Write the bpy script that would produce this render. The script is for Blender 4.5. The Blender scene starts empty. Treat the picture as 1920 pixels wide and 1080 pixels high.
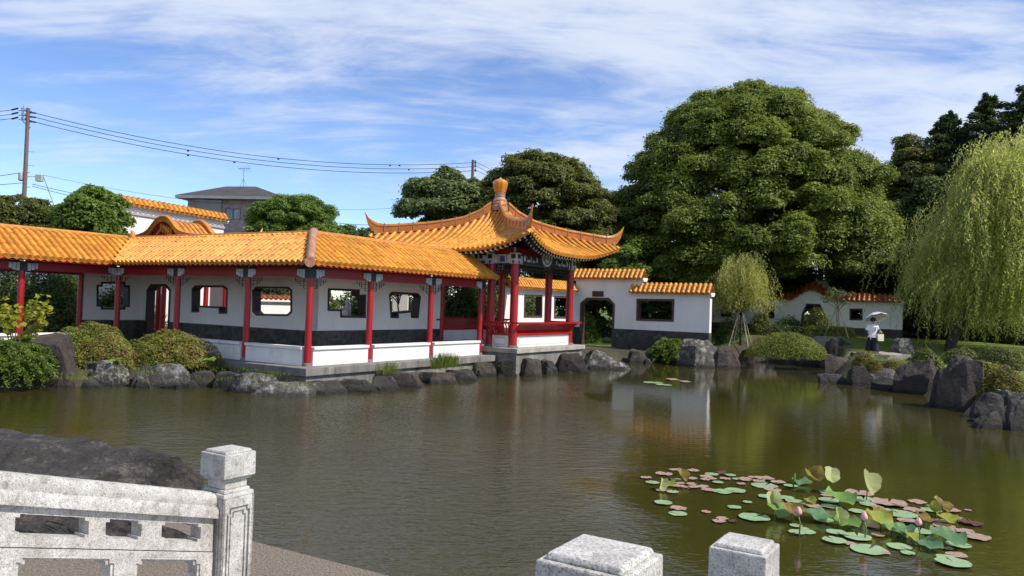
import bpy, bmesh, math, random
import numpy as np
from mathutils import Vector, Matrix, geometry
R_ = math.radians
sc = bpy.context.scene
COL = sc.collection
rng = np.random.default_rng(7)
random.seed(7)
# ------------------------------------------------------------------ camera model
FPX = 1455.0; PITCH = R_(1.22); ROLL = R_(1.86); CZ = 2.62
_cp, _sp, _cr, _sr = math.cos(PITCH), math.sin(PITCH), math.cos(ROLL), math.sin(ROLL)
FW = Vector((0, _cp, _sp)); _U = Vector((0, -_sp, _cp)); _R = Vector((1, 0, 0))
RT = _cr * _R + _sr * _U; UP = -_sr * _R + _cr * _U
CAM = Vector((0, 0, CZ))
def ray(px, py): return FW + RT * ((px - 960) / FPX) - UP * ((py - 540) / FPX)
def gz(px, py, z=0.0):
    """world point where the sight line through a place meets height z"""
    r = ray(px, py); return CAM + r * ((z - CZ) / r.z)
def gy(px, py, y):
    r = ray(px, py); return CAM + r * (y / r.y)
def gpl(px, py, P0, ax):
    """(s, z) on the vertical plane through P0 along ax"""
    r = ray(px, py); n = Vector((-ax.y, ax.x, 0)); t = (Vector(P0) - CAM).dot(n) / r.dot(n)
    p = CAM + r * t; return ((p - Vector(P0)).dot(ax), p.z)
TH = R_(58.08)
D = Vector((math.cos(TH), math.sin(TH), 0)); Ev = Vector((-D.y, D.x, 0)); Z = Vector((0, 0, 1))
C0 = Vector((-5.84, 22.45, 0))
def cf(d, e, z=0.0): return C0 + D * d + Ev * e + Z * z
# ------------------------------------------------------------------ object helpers
def tag(o, label=None, cat=None, group=None, kind=None):
    if label: o['label'] = label
    if cat: o['category'] = cat
    if group: o['group'] = group
    if kind: o['kind'] = kind
    return o
def thing(name, loc, label, cat, group=None):
    o = bpy.data.objects.new(name, None); COL.objects.link(o); o.location = loc
    o.empty_display_size = .2
    return tag(o, label, cat, group)
def worg(o):
    v = Vector((0, 0, 0))
    while o is not None: v += o.location; o = o.parent
    return v
def copy_tree(o, parent=None):
    c = o.copy(); COL.objects.link(c)
    if parent: c.parent = parent
    for ch in list(o.children): copy_tree(ch, c)
    return c
def link_mesh(name, me, parent=None, loc=(0, 0, 0)):
    o = bpy.data.objects.new(name, me); COL.objects.link(o)
    if parent: o.parent = parent
    o.location = loc
    return o
class MB:
    def __init__(s): s.v = []; s.f = []
    def add(s, vs, fs):
        b = len(s.v); s.v += [tuple(x) for x in vs]; s.f += [tuple(i + b for i in f) for f in fs]; return s
    def box(s, c, ax, ay, az, hx, hy, hz):
        """box centred at c with half sizes along three axes"""
        c = Vector(c); ax, ay, az = Vector(ax), Vector(ay), Vector(az)
        vs = [c + ax * (hx * i) + ay * (hy * j) + az * (hz * k) for i in (-1, 1) for j in (-1, 1) for k in (-1, 1)]
        return s.add(vs, [(0, 1, 3, 2), (4, 6, 7, 5), (0, 4, 5, 1), (2, 3, 7, 6), (0, 2, 6, 4), (1, 5, 7, 3)])
    def dbox(s, d0, d1, e0, e1, z0, z1):
        return s.box(cf((d0 + d1) / 2, (e0 + e1) / 2, (z0 + z1) / 2), D, Ev, Z, abs(d1 - d0) / 2, abs(e1 - e0) / 2, abs(z1 - z0) / 2)
    def frustum(s, c, ax, ay, hx0, hy0, hx1, hy1, z0, z1):
        c = Vector(c); vs = []
        for hx, hy, z in ((hx0, hy0, z0), (hx1, hy1, z1)):
            for i, j in ((-1, -1), (1, -1), (1, 1), (-1, 1)): vs.append(c + ax * (hx * i) + ay * (hy * j) + Z * z)
        return s.add(vs, [(3, 2, 1, 0), (4, 5, 6, 7), (0, 1, 5, 4), (1, 2, 6, 5), (2, 3, 7, 6), (3, 0, 4, 7)])
    def tube(s, pts, rad, n=8, cap=True, squash=1.0):
        pts = [Vector(p) for p in pts]
        if not hasattr(rad, '__len__'): rad = [rad] * len(pts)
        t0 = (pts[1] - pts[0]).normalized()
        a = t0.orthogonal().normalized(); vs = []
        for i, p in enumerate(pts):
            t = (pts[min(i + 1, len(pts) - 1)] - pts[max(i - 1, 0)]).normalized()
            a = (a - t * a.dot(t)).normalized(); b = t.cross(a)
            for k in range(n):
                an = 2 * math.pi * k / n
                vs.append(p + (a * math.cos(an) + b * math.sin(an) * squash) * rad[i])
        fs = [(i * n + k, i * n + (k + 1) % n, (i + 1) * n + (k + 1) % n, (i + 1) * n + k) for i in range(len(pts) - 1) for k in range(n)]
        if cap: fs += [tuple(range(n - 1, -1, -1)), tuple(range((len(pts) - 1) * n, len(pts) * n))]
        return s.add(vs, fs)
    def lathe(s, c, prof, n=16, axis=None):
        """prof: list of (radius, height) from bottom to top"""
        c = Vector(c); vs = []
        for r, h in prof:
            for k in range(n):
                a = 2 * math.pi * k / n; vs.append(c + Vector((r * math.cos(a), r * math.sin(a), h)))
        m = len(prof)
        fs = [(i * n + k, i * n + (k + 1) % n, (i + 1) * n + (k + 1) % n, (i + 1) * n + k) for i in range(m - 1) for k in range(n)]
        fs += [tuple(range(n - 1, -1, -1)), tuple(range((m - 1) * n, m * n))]
        return s.add(vs, fs)
    def plate(s, outer, holes, P0, ax, nrm, t0, t1):
        """flat plate in the plane (ax, Z) with holes, from offset t0 to t1 along nrm"""
        P0, ax, nrm = Vector(P0), Vector(ax), Vector(nrm)
        loops = [list(outer)] + [list(h) for h in holes]
        flat = [p for l in loops for p in l]
        tris = geometry.tessellate_polygon([[Vector((p[0], p[1], 0)) for p in l] for l in loops])
        A = [P0 + ax * p[0] + Z * p[1] + nrm * t0 for p in flat]; B = [P0 + ax * p[0] + Z * p[1] + nrm * t1 for p in flat]
        n = len(flat); fs = [tuple(t) for t in tris] + [tuple(i + n for i in reversed(t)) for t in tris]
        b = 0
        for l in loops:
            m = len(l)
            for i in range(m): j = (i + 1) % m; fs.append((b + i, b + j, b + j + n, b + i + n))
            b += m
        return s.add(A + B, fs)
    def build(s, name, mat, parent=None, loc=None, smooth=None, bevel=0, fix=True):
        me = bpy.data.meshes.new(name)
        org = worg(parent) if parent else Vector(loc or (0, 0, 0))
        me.from_pydata([(x[0] - org.x, x[1] - org.y, x[2] - org.z) for x in s.v], [], s.f)
        if fix:
            bm = bmesh.new(); bm.from_mesh(me); bmesh.ops.recalc_face_normals(bm, faces=bm.faces); bm.to_mesh(me); bm.free()
        me.materials.append(mat)
        if smooth is not None:
            me.polygons.foreach_set('use_smooth', [True] * len(me.polygons))
            if smooth < 180: me.set_sharp_from_angle(angle=R_(smooth))
        o = link_mesh(name, me, parent, (0, 0, 0) if parent else org)
        if bevel:
            md = o.modifiers.new('bevel', 'BEVEL'); md.width = bevel; md.segments = 2; md.limit_method = 'ANGLE'; md.angle_limit = R_(40)
        return o
# ------------------------------------------------------------------ materials
def nodes(name):
    m = bpy.data.materials.new(name); m.use_nodes = True; nt = m.node_tree; nt.nodes.clear()
    return m, nt, nt.nodes, nt.links
def ramp(N, stops):
    r = N.new('ShaderNodeValToRGB'); cr = r.color_ramp
    while len(cr.elements) < len(stops): cr.elements.new(.5)
    for e, (p, c) in zip(cr.elements, stops): e.position = p; e.color = (*c, 1) if len(c) == 3 else c
    return r
def mul(c, k): return tuple(min(1, x * k) for x in c)
def mix(a, b, t): return tuple(x + (y - x) * t for x, y in zip(a, b))
_mc = {}
def mat(name, col, rough=.6, var=.25, vs=2.0, col2=None, bump=0.0, bs=30.0, island=0.0, spec=.5, metal=0.0, streak=False, coat=0.0, dirt=None, dirt_s=1.5, dirt_th=.55, coord='Object'):
    if name in _mc: return _mc[name]
    m, nt, N, L = nodes(name)
    out = N.new('ShaderNodeOutputMaterial'); p = N.new('ShaderNodeBsdfPrincipled'); L.new(p.outputs[0], out.inputs[0])
    p.inputs['Roughness'].default_value = rough; p.inputs['Metallic'].default_value = metal
    p.inputs['Specular IOR Level'].default_value = spec; p.inputs['Coat Weight'].default_value = coat; p.inputs['Coat Roughness'].default_value = .12
    tc = N.new('ShaderNodeTexCoord'); mp = N.new('ShaderNodeMapping'); L.new(tc.outputs[coord], mp.inputs[0])
    if streak: mp.inputs['Scale'].default_value = (1, 1, .22)
    nz = N.new('ShaderNodeTexNoise'); nz.inputs['Scale'].default_value = vs; nz.inputs['Detail'].default_value = 8; nz.inputs['Roughness'].default_value = .65
    L.new(mp.outputs[0], nz.inputs['Vector'])
    c2 = col2 or mul(col, 1 - var)
    rp = ramp(N, [(.32, c2), (.68, mul(col, 1 + var * .3))]); L.new(nz.outputs['Fac'], rp.inputs[0])
    cur = rp.outputs[0]
    if island:
        g = N.new('ShaderNodeNewGeometry'); hs = N.new('ShaderNodeHueSaturation')
        mr = N.new('ShaderNodeMapRange'); mr.inputs['To Min'].default_value = 1 - island; mr.inputs['To Max'].default_value = 1 + island * .55
        L.new(g.outputs['Random Per Island'], mr.inputs[0]); L.new(mr.outputs[0], hs.inputs['Value'])
        ml = N.new('ShaderNodeMath'); ml.operation = 'MULTIPLY'; ml.inputs[1].default_value = 37.7
        fr = N.new('ShaderNodeMath'); fr.operation = 'FRACT'; L.new(g.outputs['Random Per Island'], ml.inputs[0]); L.new(ml.outputs[0], fr.inputs[0])
        m2 = N.new('ShaderNodeMapRange'); m2.inputs['To Min'].default_value = .5 - island * .045; m2.inputs['To Max'].default_value = .5 + island * .045
        L.new(fr.outputs[0], m2.inputs[0]); L.new(m2.outputs[0], hs.inputs['Hue'])
        L.new(cur, hs.inputs['Color']); cur = hs.outputs[0]
    if dirt:
        n3 = N.new('ShaderNodeTexNoise'); n3.inputs['Scale'].default_value = dirt_s; n3.inputs['Detail'].default_value = 10; n3.inputs['Roughness'].default_value = .75
        L.new(mp.outputs[0], n3.inputs['Vector'])
        r3 = ramp(N, [(dirt_th, (0, 0, 0)), (dirt_th + .12, (1, 1, 1))]); L.new(n3.outputs['Fac'], r3.inputs[0])
        mx = N.new('ShaderNodeMixRGB'); L.new(r3.outputs[0], mx.inputs[0]); L.new(cur, mx.inputs[1]); mx.inputs[2].default_value = (*dirt, 1); cur = mx.outputs[0]
    L.new(cur, p.inputs['Base Color'])
    if bump:
        n2 = N.new('ShaderNodeTexNoise'); n2.inputs['Scale'].default_value = bs; n2.inputs['Detail'].default_value = 6
        L.new(tc.outputs[coord], n2.inputs['Vector'])
        b = N.new('ShaderNodeBump'); b.inputs['Strength'].default_value = bump; b.inputs['Distance'].default_value = .02
        L.new(n2.outputs['Fac'], b.inputs['Height']); L.new(b.outputs[0], p.inputs['Normal'])
    _mc[name] = m
    return m
def leafmat(name, dark, light, trans=.35, rough=.5, cs=.5, tip=None, tipamt=.15):
    """leaf colour varies leaf by leaf and in clumps of a metre or two"""
    if name in _mc: return _mc[name]
    m, nt, N, L = nodes(name)
    out = N.new('ShaderNodeOutputMaterial'); p = N.new('ShaderNodeBsdfPrincipled'); t = N.new('ShaderNodeBsdfTranslucent'); mx = N.new('ShaderNodeMixShader')
    p.inputs['Roughness'].default_value = rough; p.inputs['Specular IOR Level'].default_value = .35
    g = N.new('ShaderNodeNewGeometry'); tc = N.new('ShaderNodeTexCoord')
    nz = N.new('ShaderNodeTexNoise'); nz.inputs['Scale'].default_value = cs; nz.inputs['Detail'].default_value = 3; L.new(tc.outputs['Object'], nz.inputs['Vector'])
    a = N.new('ShaderNodeMath'); a.operation = 'MULTIPLY_ADD'; a.inputs[1].default_value = .55; L.new(g.outputs['Random Per Island'], a.inputs[0])
    s = N.new('ShaderNodeMapRange'); s.inputs['From Min'].default_value = .3; s.inputs['From Max'].default_value = .7; s.inputs['To Max'].default_value = .45
    L.new(nz.outputs['Fac'], s.inputs[0]); L.new(s.outputs[0], a.inputs[2])
    st = [(.05, dark), (.85, light)]
    if tip: st = [(.05, dark), (1 - tipamt - .08, light), (1 - tipamt, tip), (1, tip)]
    rp = ramp(N, st); L.new(a.outputs[0], rp.inputs[0])
    L.new(rp.outputs[0], p.inputs['Base Color'])
    hs = N.new('ShaderNodeHueSaturation'); hs.inputs['Value'].default_value = 1.35; hs.inputs['Hue'].default_value = .485; L.new(rp.outputs[0], hs.inputs['Color']); L.new(hs.outputs[0], t.inputs[0])
    mx.inputs[0].default_value = trans; L.new(p.outputs[0], mx.inputs[1]); L.new(t.outputs[0], mx.inputs[2]); L.new(mx.outputs[0], out.inputs[0])
    _mc[name] = m
    return m
def stonewall_mat():
    m, nt, N, L = nodes('crazy_stone')
    out = N.new('ShaderNodeOutputMaterial'); p = N.new('ShaderNodeBsdfPrincipled'); L.new(p.outputs[0], out.inputs[0]); p.inputs['Roughness'].default_value = .8
    tc = N.new('ShaderNodeTexCoord')
    v = N.new('ShaderNodeTexVoronoi'); v.feature = 'DISTANCE_TO_EDGE'; v.inputs['Scale'].default_value = 1.9; L.new(tc.outputs['Object'], v.inputs['Vector'])
    v2 = N.new('ShaderNodeTexVoronoi'); v2.inputs['Scale'].default_value = 1.9; L.new(tc.outputs['Object'], v2.inputs['Vector'])
    nz = N.new('ShaderNodeTexNoise'); nz.inputs['Scale'].default_value = 6; nz.inputs['Detail'].default_value = 8; L.new(tc.outputs['Object'], nz.inputs['Vector'])
    rp = ramp(N, [(.25, (.022, .020, .018)), (.75, (.080, .075, .068))]); L.new(nz.outputs['Fac'], rp.inputs[0])
    hs = N.new('ShaderNodeHueSaturation'); L.new(rp.outputs[0], hs.inputs['Color'])
    sx = N.new('ShaderNodeSeparateColor'); L.new(v2.outputs['Color'], sx.inputs[0])
    mr = N.new('ShaderNodeMapRange'); mr.inputs['To Min'].default_value = .65; mr.inputs['To Max'].default_value = 1.45; L.new(sx.outputs[0], mr.inputs[0]); L.new(mr.outputs[0], hs.inputs['Value'])
    e = ramp(N, [(.0, (1, 1, 1)), (.022, (0, 0, 0))]); L.new(v.outputs['Distance'], e.inputs[0])
    mx = N.new('ShaderNodeMixRGB'); L.new(e.outputs[0], mx.inputs[0]); L.new(hs.outputs[0], mx.inputs[1]); mx.inputs[2].default_value = (.10, .10, .10, 1)
    L.new(mx.outputs[0], p.inputs['Base Color'])
    b = N.new('ShaderNodeBump'); b.inputs['Strength'].default_value = .4; b.inputs['Distance'].default_value = .02; L.new(nz.outputs['Fac'], b.inputs['Height']); L.new(b.outputs[0], p.inputs['Normal'])
    return m
def granite_mat():
    m, nt, N, L = nodes('speckled_granite')
    out = N.new('ShaderNodeOutputMaterial'); p = N.new('ShaderNodeBsdfPrincipled'); L.new(p.outputs[0], out.inputs[0]); p.inputs['Roughness'].default_value = .75
    tc = N.new('ShaderNodeTexCoord')
    n1 = N.new('ShaderNodeTexNoise'); n1.inputs['Scale'].default_value = 130; n1.inputs['Detail'].default_value = 4; n1.inputs['Roughness'].default_value = .8
    n2 = N.new('ShaderNodeTexNoise'); n2.inputs['Scale'].default_value = 5; n2.inputs['Detail'].default_value = 8; n2.inputs['Roughness'].default_value = .7
    n3 = N.new('ShaderNodeTexNoise'); n3.inputs['Scale'].default_value = 14; n3.inputs['Detail'].default_value = 8; n3.inputs['Roughness'].default_value = .8
    for n in (n1, n2, n3): L.new(tc.outputs['Object'], n.inputs['Vector'])
    r1 = ramp(N, [(.36, (.15, .145, .135)), (.46, (.50, .48, .45)), (.6, (.68, .645, .59))]); L.new(n1.outputs['Fac'], r1.inputs[0])
    r2 = ramp(N, [(.33, (.50, .48, .45)), (.62, (1, 1, 1))]); L.new(n2.outputs['Fac'], r2.inputs[0])
    r3 = ramp(N, [(.36, (.42, .40, .37)), (.5, (1, 1, 1))]); L.new(n3.outputs['Fac'], r3.inputs[0])
    a = N.new('ShaderNodeMixRGB'); a.blend_type = 'MULTIPLY'; a.inputs[0].default_value = .75; L.new(r1.outputs[0], a.inputs[1]); L.new(r2.outputs[0], a.inputs[2])
    b_ = N.new('ShaderNodeMixRGB'); b_.blend_type = 'MULTIPLY'; b_.inputs[0].default_value = .75; L.new(a.outputs[0], b_.inputs[1]); L.new(r3.outputs[0], b_.inputs[2])
    L.new(b_.outputs[0], p.inputs['Base Color'])
    b = N.new('ShaderNodeBump'); b.inputs['Strength'].default_value = .5; b.inputs['Distance'].default_value = .006; L.new(n1.outputs['Fac'], b.inputs['Height']); L.new(b.outputs[0], p.inputs['Normal'])
    return m
def rock_mat(name, base, lich, th):
    m, nt, N, L = nodes(name)
    out = N.new('ShaderNodeOutputMaterial'); p = N.new('ShaderNodeBsdfPrincipled'); L.new(p.outputs[0], out.inputs[0]); p.inputs['Roughness'].default_value = .82
    tc = N.new('ShaderNodeTexCoord'); oi = N.new('ShaderNodeObjectInfo'); ad = N.new('ShaderNodeVectorMath'); ad.operation = 'ADD'
    sc_ = N.new('ShaderNodeVectorMath'); sc_.operation = 'SCALE'; sc_.inputs['Scale'].default_value = 40
    cx = N.new('ShaderNodeCombineXYZ'); [L.new(oi.outputs['Random'], cx.inputs[i]) for i in range(3)]
    L.new(cx.outputs[0], sc_.inputs[0]); L.new(tc.outputs['Object'], ad.inputs[0]); L.new(sc_.outputs[0], ad.inputs[1])
    def nz(s, d, r):
        n = N.new('ShaderNodeTexNoise'); n.inputs['Scale'].default_value = s; n.inputs['Detail'].default_value = d; n.inputs['Roughness'].default_value = r; L.new(ad.outputs[0], n.inputs['Vector']); return n
    n1, n2, n3 = nz(2.2, 8, .7), nz(3.2, 12, .8), nz(14, 8, .7)
    r1 = ramp(N, [(.3, mul(base, .38)), (.7, mul(base, 1.5))]); L.new(n1.outputs['Fac'], r1.inputs[0])
    hs = N.new('ShaderNodeHueSaturation'); mr = N.new('ShaderNodeMapRange'); mr.inputs['To Min'].default_value = .65; mr.inputs['To Max'].default_value = 1.3; L.new(oi.outputs['Random'], mr.inputs[0]); L.new(mr.outputs[0], hs.inputs['Value']); L.new(r1.outputs[0], hs.inputs['Color'])
    r2 = ramp(N, [(th, (0, 0, 0)), (th + .1, (1, 1, 1))]); L.new(n2.outputs['Fac'], r2.inputs[0])
    mx = N.new('ShaderNodeMixRGB'); L.new(r2.outputs[0], mx.inputs[0]); L.new(hs.outputs[0], mx.inputs[1]); mx.inputs[2].default_value = (*lich, 1)
    n4 = nz(38, 6, .75); r4 = ramp(N, [(.36, (.45, .45, .45)), (.6, (1.25, 1.25, 1.25))]); L.new(n4.outputs['Fac'], r4.inputs[0])
    m4 = N.new('ShaderNodeMixRGB'); m4.blend_type = 'MULTIPLY'; m4.inputs[0].default_value = .8; L.new(mx.outputs[0], m4.inputs[1]); L.new(r4.outputs[0], m4.inputs[2])
    vo = N.new('ShaderNodeTexVoronoi'); vo.feature = 'DISTANCE_TO_EDGE'; vo.inputs['Scale'].default_value = 1.6
    vd = N.new('ShaderNodeMixRGB'); vd.inputs[0].default_value = .22; L.new(ad.outputs[0], vd.inputs[1]); L.new(n1.outputs['Color'], vd.inputs[2]); L.new(vd.outputs[0], vo.inputs['Vector'])
    r5 = ramp(N, [(.0, (.25, .25, .25)), (.018, (1, 1, 1))]); L.new(vo.outputs['Distance'], r5.inputs[0])
    m5 = N.new('ShaderNodeMixRGB'); m5.blend_type = 'MULTIPLY'; m5.inputs[0].default_value = .8; L.new(m4.outputs[0], m5.inputs[1]); L.new(r5.outputs[0], m5.inputs[2]); mx = m5
    # wet, darker band just above the water line (a stain with a height of its own)
    g = N.new('ShaderNodeNewGeometry'); sx = N.new('ShaderNodeSeparateXYZ'); L.new(g.outputs['Position'], sx.inputs[0])
    w = N.new('ShaderNodeMapRange'); w.inputs['From Min'].default_value = .05; w.inputs['From Max'].default_value = .16; w.inputs['To Min'].default_value = .35; L.new(sx.outputs['Z'], w.inputs[0])
    mm = N.new('ShaderNodeMixRGB'); mm.blend_type = 'MULTIPLY'; mm.inputs[0].default_value = 1; L.new(mx.outputs[0], mm.inputs[1]); L.new(w.outputs[0], mm.inputs[2])
    L.new(mm.outputs[0], p.inputs['Base Color'])
    b = N.new('ShaderNodeBump'); b.inputs['Strength'].default_value = .9; b.inputs['Distance'].default_value = .11
    ms = N.new('ShaderNodeMath'); ms.operation = 'ADD'; L.new(n2.outputs['Fac'], ms.inputs[0]); L.new(n3.outputs['Fac'], ms.inputs[1]); L.new(ms.outputs[0], b.inputs['Height']); L.new(b.outputs[0], p.inputs['Normal'])
    return m
TILE = mat('glazed_orange_tile', (.66, .285, .034), .42, .22, 1.3, island=.20, bump=.25, bs=22, spec=.32, dirt=(.34, .19, .07), dirt_s=3.1, dirt_th=.63)
TILED = mat('glazed_pan_tile', (.46, .15, .014), .5, .45, 2.0, island=.2, bump=.3, bs=25)
TILEB = mat('glazed_russet_tile', (.34, .085, .025), .35, .35, 1.5, island=.3, bump=.2, bs=22)
RIDGE = mat('glazed_ridge_tile', (.56, .205, .024), .38, .4, 2.5, island=.22, bump=.3, bs=18, dirt=(.20, .11, .055), dirt_s=3.5, dirt_th=.6)
HIPT = mat('weathered_pink_tile', (.42, .20, .12), .55, .45, 4, bump=.4, bs=20, dirt=(.5, .36, .28), dirt_s=7, dirt_th=.56)
RED = mat('red_lacquer', (.40, .006, .012), .40, .35, 1.8, bump=.08, bs=14, streak=True, coat=.1, dirt=(.28, .025, .022), dirt_s=3, dirt_th=.60)
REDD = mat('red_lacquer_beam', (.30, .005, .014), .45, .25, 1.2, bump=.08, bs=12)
WHITE = mat('white_plaster', (.80, .775, .735), .85, .10, 1.1, bump=.12, bs=35, streak=True, dirt=(.57, .54, .48), dirt_s=3.0, dirt_th=.585)
WHITED = mat('weathered_white_plaster', (.78, .76, .72), .85, .12, 1.2, bump=.12, bs=35, streak=True, dirt=(.46, .44, .38), dirt_s=3.2, dirt_th=.58)
STONE = stonewall_mat()
DSTONE = mat('dark_stone_base', (.060, .056, .050), .85, .6, 1.7, bump=.6, bs=12, dirt=(.115, .11, .095), dirt_s=2.6, dirt_th=.52)
CONC = mat('grey_plinth_concrete', (.22, .205, .185), .9, .5, 2.2, bump=.5, bs=25, streak=True, dirt=(.07, .065, .055), dirt_s=2.0, dirt_th=.55)
PALE = mat('pale_stone_slab', (.40, .37, .32), .9, .4, 2.5, bump=.4, bs=25, dirt=(.16, .15, .12), dirt_s=2.0, dirt_th=.58)
FRAME = mat('dark_brown_frame', (.030, .018, .018), .5, .3, 3)
FRAMEB = mat('brown_wood_frame', (.085, .045, .040), .55, .4, 3, bump=.2, bs=30)
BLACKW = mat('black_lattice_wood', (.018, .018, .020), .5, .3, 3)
PGREY = mat('grey_painted_bracket', (.62, .65, .67), .6, .45, 5)
PGREEN = mat('dark_green_paint', (.012, .035, .032), .5, .4, 5)
PBLUE = mat('blue_paint', (.03, .10, .36), .5, .3, 5)
GRAN = granite_mat()
ROCK = rock_mat('dark_boulder', (.050, .044, .038), (.22, .205, .18), .58)
ROCKL = rock_mat('lichened_boulder', (.090, .082, .072), (.38, .36, .32), .50)
ROCKB = rock_mat('brown_boulder', (.075, .058, .047), (.22, .19, .16), .62)
BARK = mat('dark_bark', (.045, .035, .028), .9, .5, 4, bump=.8, bs=12, streak=True)
BARKL = mat('pale_bark', (.16, .125, .09), .9, .4, 4, bump=.6, bs=14, streak=True)
STAKE = mat('pale_wood_stake', (.42, .36, .27), .8, .3, 5, bump=.2)
CAMPHOR = leafmat('camphor_leaves', (.040, .078, .013), (.255, .320, .048), .38, cs=.35)
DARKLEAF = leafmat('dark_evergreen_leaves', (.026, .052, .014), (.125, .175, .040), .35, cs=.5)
OLIVELEAF = leafmat('olive_leaves', (.042, .060, .015), (.185, .205, .046), .38, cs=.5, tip=(.22, .17, .05), tipamt=.12)
MIDLEAF = leafmat('mid_green_leaves', (.042, .090, .014), (.20, .30, .050), .42, cs=.6)
GREYLEAF = leafmat('grey_green_leaves', (.055, .088, .032), (.215, .275, .090), .38, cs=.7)
CONIF = leafmat('conifer_needles', (.022, .048, .018), (.100, .150, .046), .3, cs=.6)
WILLOW = leafmat('willow_leaves', (.18, .22, .045), (.56, .60, .18), .55, cs=.6)
WILLOWY = leafmat('young_willow_leaves', (.19, .22, .045), (.52, .54, .15), .5, cs=1.0)
AZAL = leafmat('azalea_leaves', (.055, .088, .014), (.29, .34, .05), .4, cs=1.2, tip=(.20, .10, .05), tipamt=.30)
AZALR = leafmat('reddening_azalea_leaves', (.055, .080, .014), (.29, .31, .05), .38, cs=1.2, tip=(.24, .13, .06), tipamt=.28)
CLIP = leafmat('clipped_hedge_leaves', (.05, .075, .012), (.27, .31, .045), .4, cs=1.5)
JUNIP = leafmat('juniper_sprays', (.045, .085, .014), (.21, .30, .045), .4, cs=1.5)
MOSS = leafmat('golden_moss_leaves', (.07, .07, .010), (.25, .22, .025), .35, cs=2.0)
YELLEAF = leafmat('yellow_green_leaves', (.17, .20, .012), (.42, .43, .03), .55, cs=1.5)
GRASSM = leafmat('grass_blades', (.06, .10, .012), (.23, .28, .04), .45, cs=.8, tip=(.34, .30, .10), tipamt=.08)
# ------------------------------------------------------------------ leaf scattering
def unit(a): return a / np.maximum(np.linalg.norm(a, axis=1, keepdims=True), 1e-9)
def leaves(name, pos, nrm, L, W, m, parent=None, origin=(0, 0, 0), axis=None, cup=.12, jit=.35, kind=None):
    """one mesh of many small folded leaf blades (two quads each side of the midrib merged as a rhombus)"""
    n = len(pos); L = np.broadcast_to(np.asarray(L, float), (n,)) * rng.uniform(1 - jit, 1 + jit, n); W = np.broadcast_to(np.asarray(W, float), (n,)) * rng.uniform(1 - jit, 1 + jit, n)
    nrm = unit(nrm)
    if axis is None: axis = rng.normal(size=(n, 3))
    a = unit(axis - nrm * (axis * nrm).sum(1, keepdims=True)); b = np.cross(nrm, a)
    L = L[:, None]; W = W[:, None]
    v = np.empty((n, 4, 3), np.float32)
    v[:, 0] = pos - a * L * .5
    v[:, 1] = pos + b * W * .5 + nrm * L * cup
    v[:, 2] = pos + a * L * .5
    v[:, 3] = pos - b * W * .5 + nrm * L * cup
    v -= np.asarray(origin, np.float32)
    me = bpy.data.meshes.new(name)
    me.vertices.add(n * 4); me.vertices.foreach_set('co', v.reshape(-1))
    idx = np.arange(n * 4, dtype=np.int32).reshape(n, 4)
    tri = np.stack([idx[:, [0, 1, 2]], idx[:, [0, 2, 3]]], 1).reshape(-1)
    me.loops.add(len(tri)); me.loops.foreach_set('vertex_index', tri)
    me.polygons.add(n * 2); me.polygons.foreach_set('loop_start', np.arange(0, n * 6, 3, dtype=np.int32))
    me.update(calc_edges=True); me.materials.append(m)
    return link_mesh(name, me, parent, (0, 0, 0) if parent else origin)
def clump_points(cl, dens, shell=.45, up=.55, low=-.5):
    """leaf places on flattened clumps: cl = list of (centre, rx, rz)"""
    P, Nn = [], []
    for c, rx, rz in cl:
        n = max(6, int(dens * rx * rx * 12))
        u = rng.normal(size=(n, 3)); u = unit(u); k = u[:, 2] < low; u[k, 2] *= -1
        r = (1 - shell * rng.random(n) ** 1.6)[:, None]
        r = r * (1 + .13 * np.abs(rng.normal(size=(n, 1))) * (rng.random((n, 1)) < .18)); lump = 1 + .22 * np.sin(u[:, :1] * 5 + c[0] * 3) * np.sin(u[:, 1:2] * 5 + c[1] * 2)
        P.append(np.asarray(c)[None] + u * r * lump * np.array([rx, rx, rz]))
        q = unit(u * np.array([1, 1, 1.3])) * .8 + np.array([0, 0, up]) + rng.normal(size=(n, 3)) * .45
        Nn.append(q)
    return np.concatenate(P), np.concatenate(Nn)
def crown_clumps(cx, cy, prof, z0, z1, n, rc, flat=.6, fill=.25, sep=.62, depth=1.0):
    n = int(n * 1.7); sep *= .66; fill *= .8
    """clump centres on (and some inside) a surface of revolution r = prof(t), t = 0 bottom .. 1 top"""
    out = []; tries = 0
    while len(out) < n and tries < n * 60:
        tries += 1
        t = rng.random(); r = prof(t)
        if rng.random() > r / max(.01, max(prof(.15), prof(.4), prof(.6))): continue
        a = rng.random() * 2 * math.pi; R = rc[0] + (rc[1] - rc[0]) * rng.random()
        k = rng.uniform(.2, .75) if rng.random() < fill else rng.uniform(.84, 1.0)
        rr = max(0, r - R * .55) * k
        p = (cx + rr * math.cos(a), cy + rr * math.sin(a) * depth, z0 + (z1 - z0) * t - R * flat * (.6 if t > .85 else 0))
        if any((p[0] - q[0][0]) ** 2 + (p[1] - q[0][1]) ** 2 + ((p[2] - q[0][2]) * 1.4) ** 2 < (sep * (R + q[1])) ** 2 for q in out): continue
        out.append((p, R, R * flat))
    sat = []
    for (p, R, f_) in out:
        for _ in range(3):
            v = unit(rng.normal(size=(1, 3)))[0]; v[2] = abs(v[2]) * .8 - .15; q = R * rng.uniform(.32, .55); sat.append(((p[0] + v[0] * R * .95, p[1] + v[1] * R * .95, p[2] + v[2] * R * flat * 1.05), q, q * .7))
    return out + sat
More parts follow.
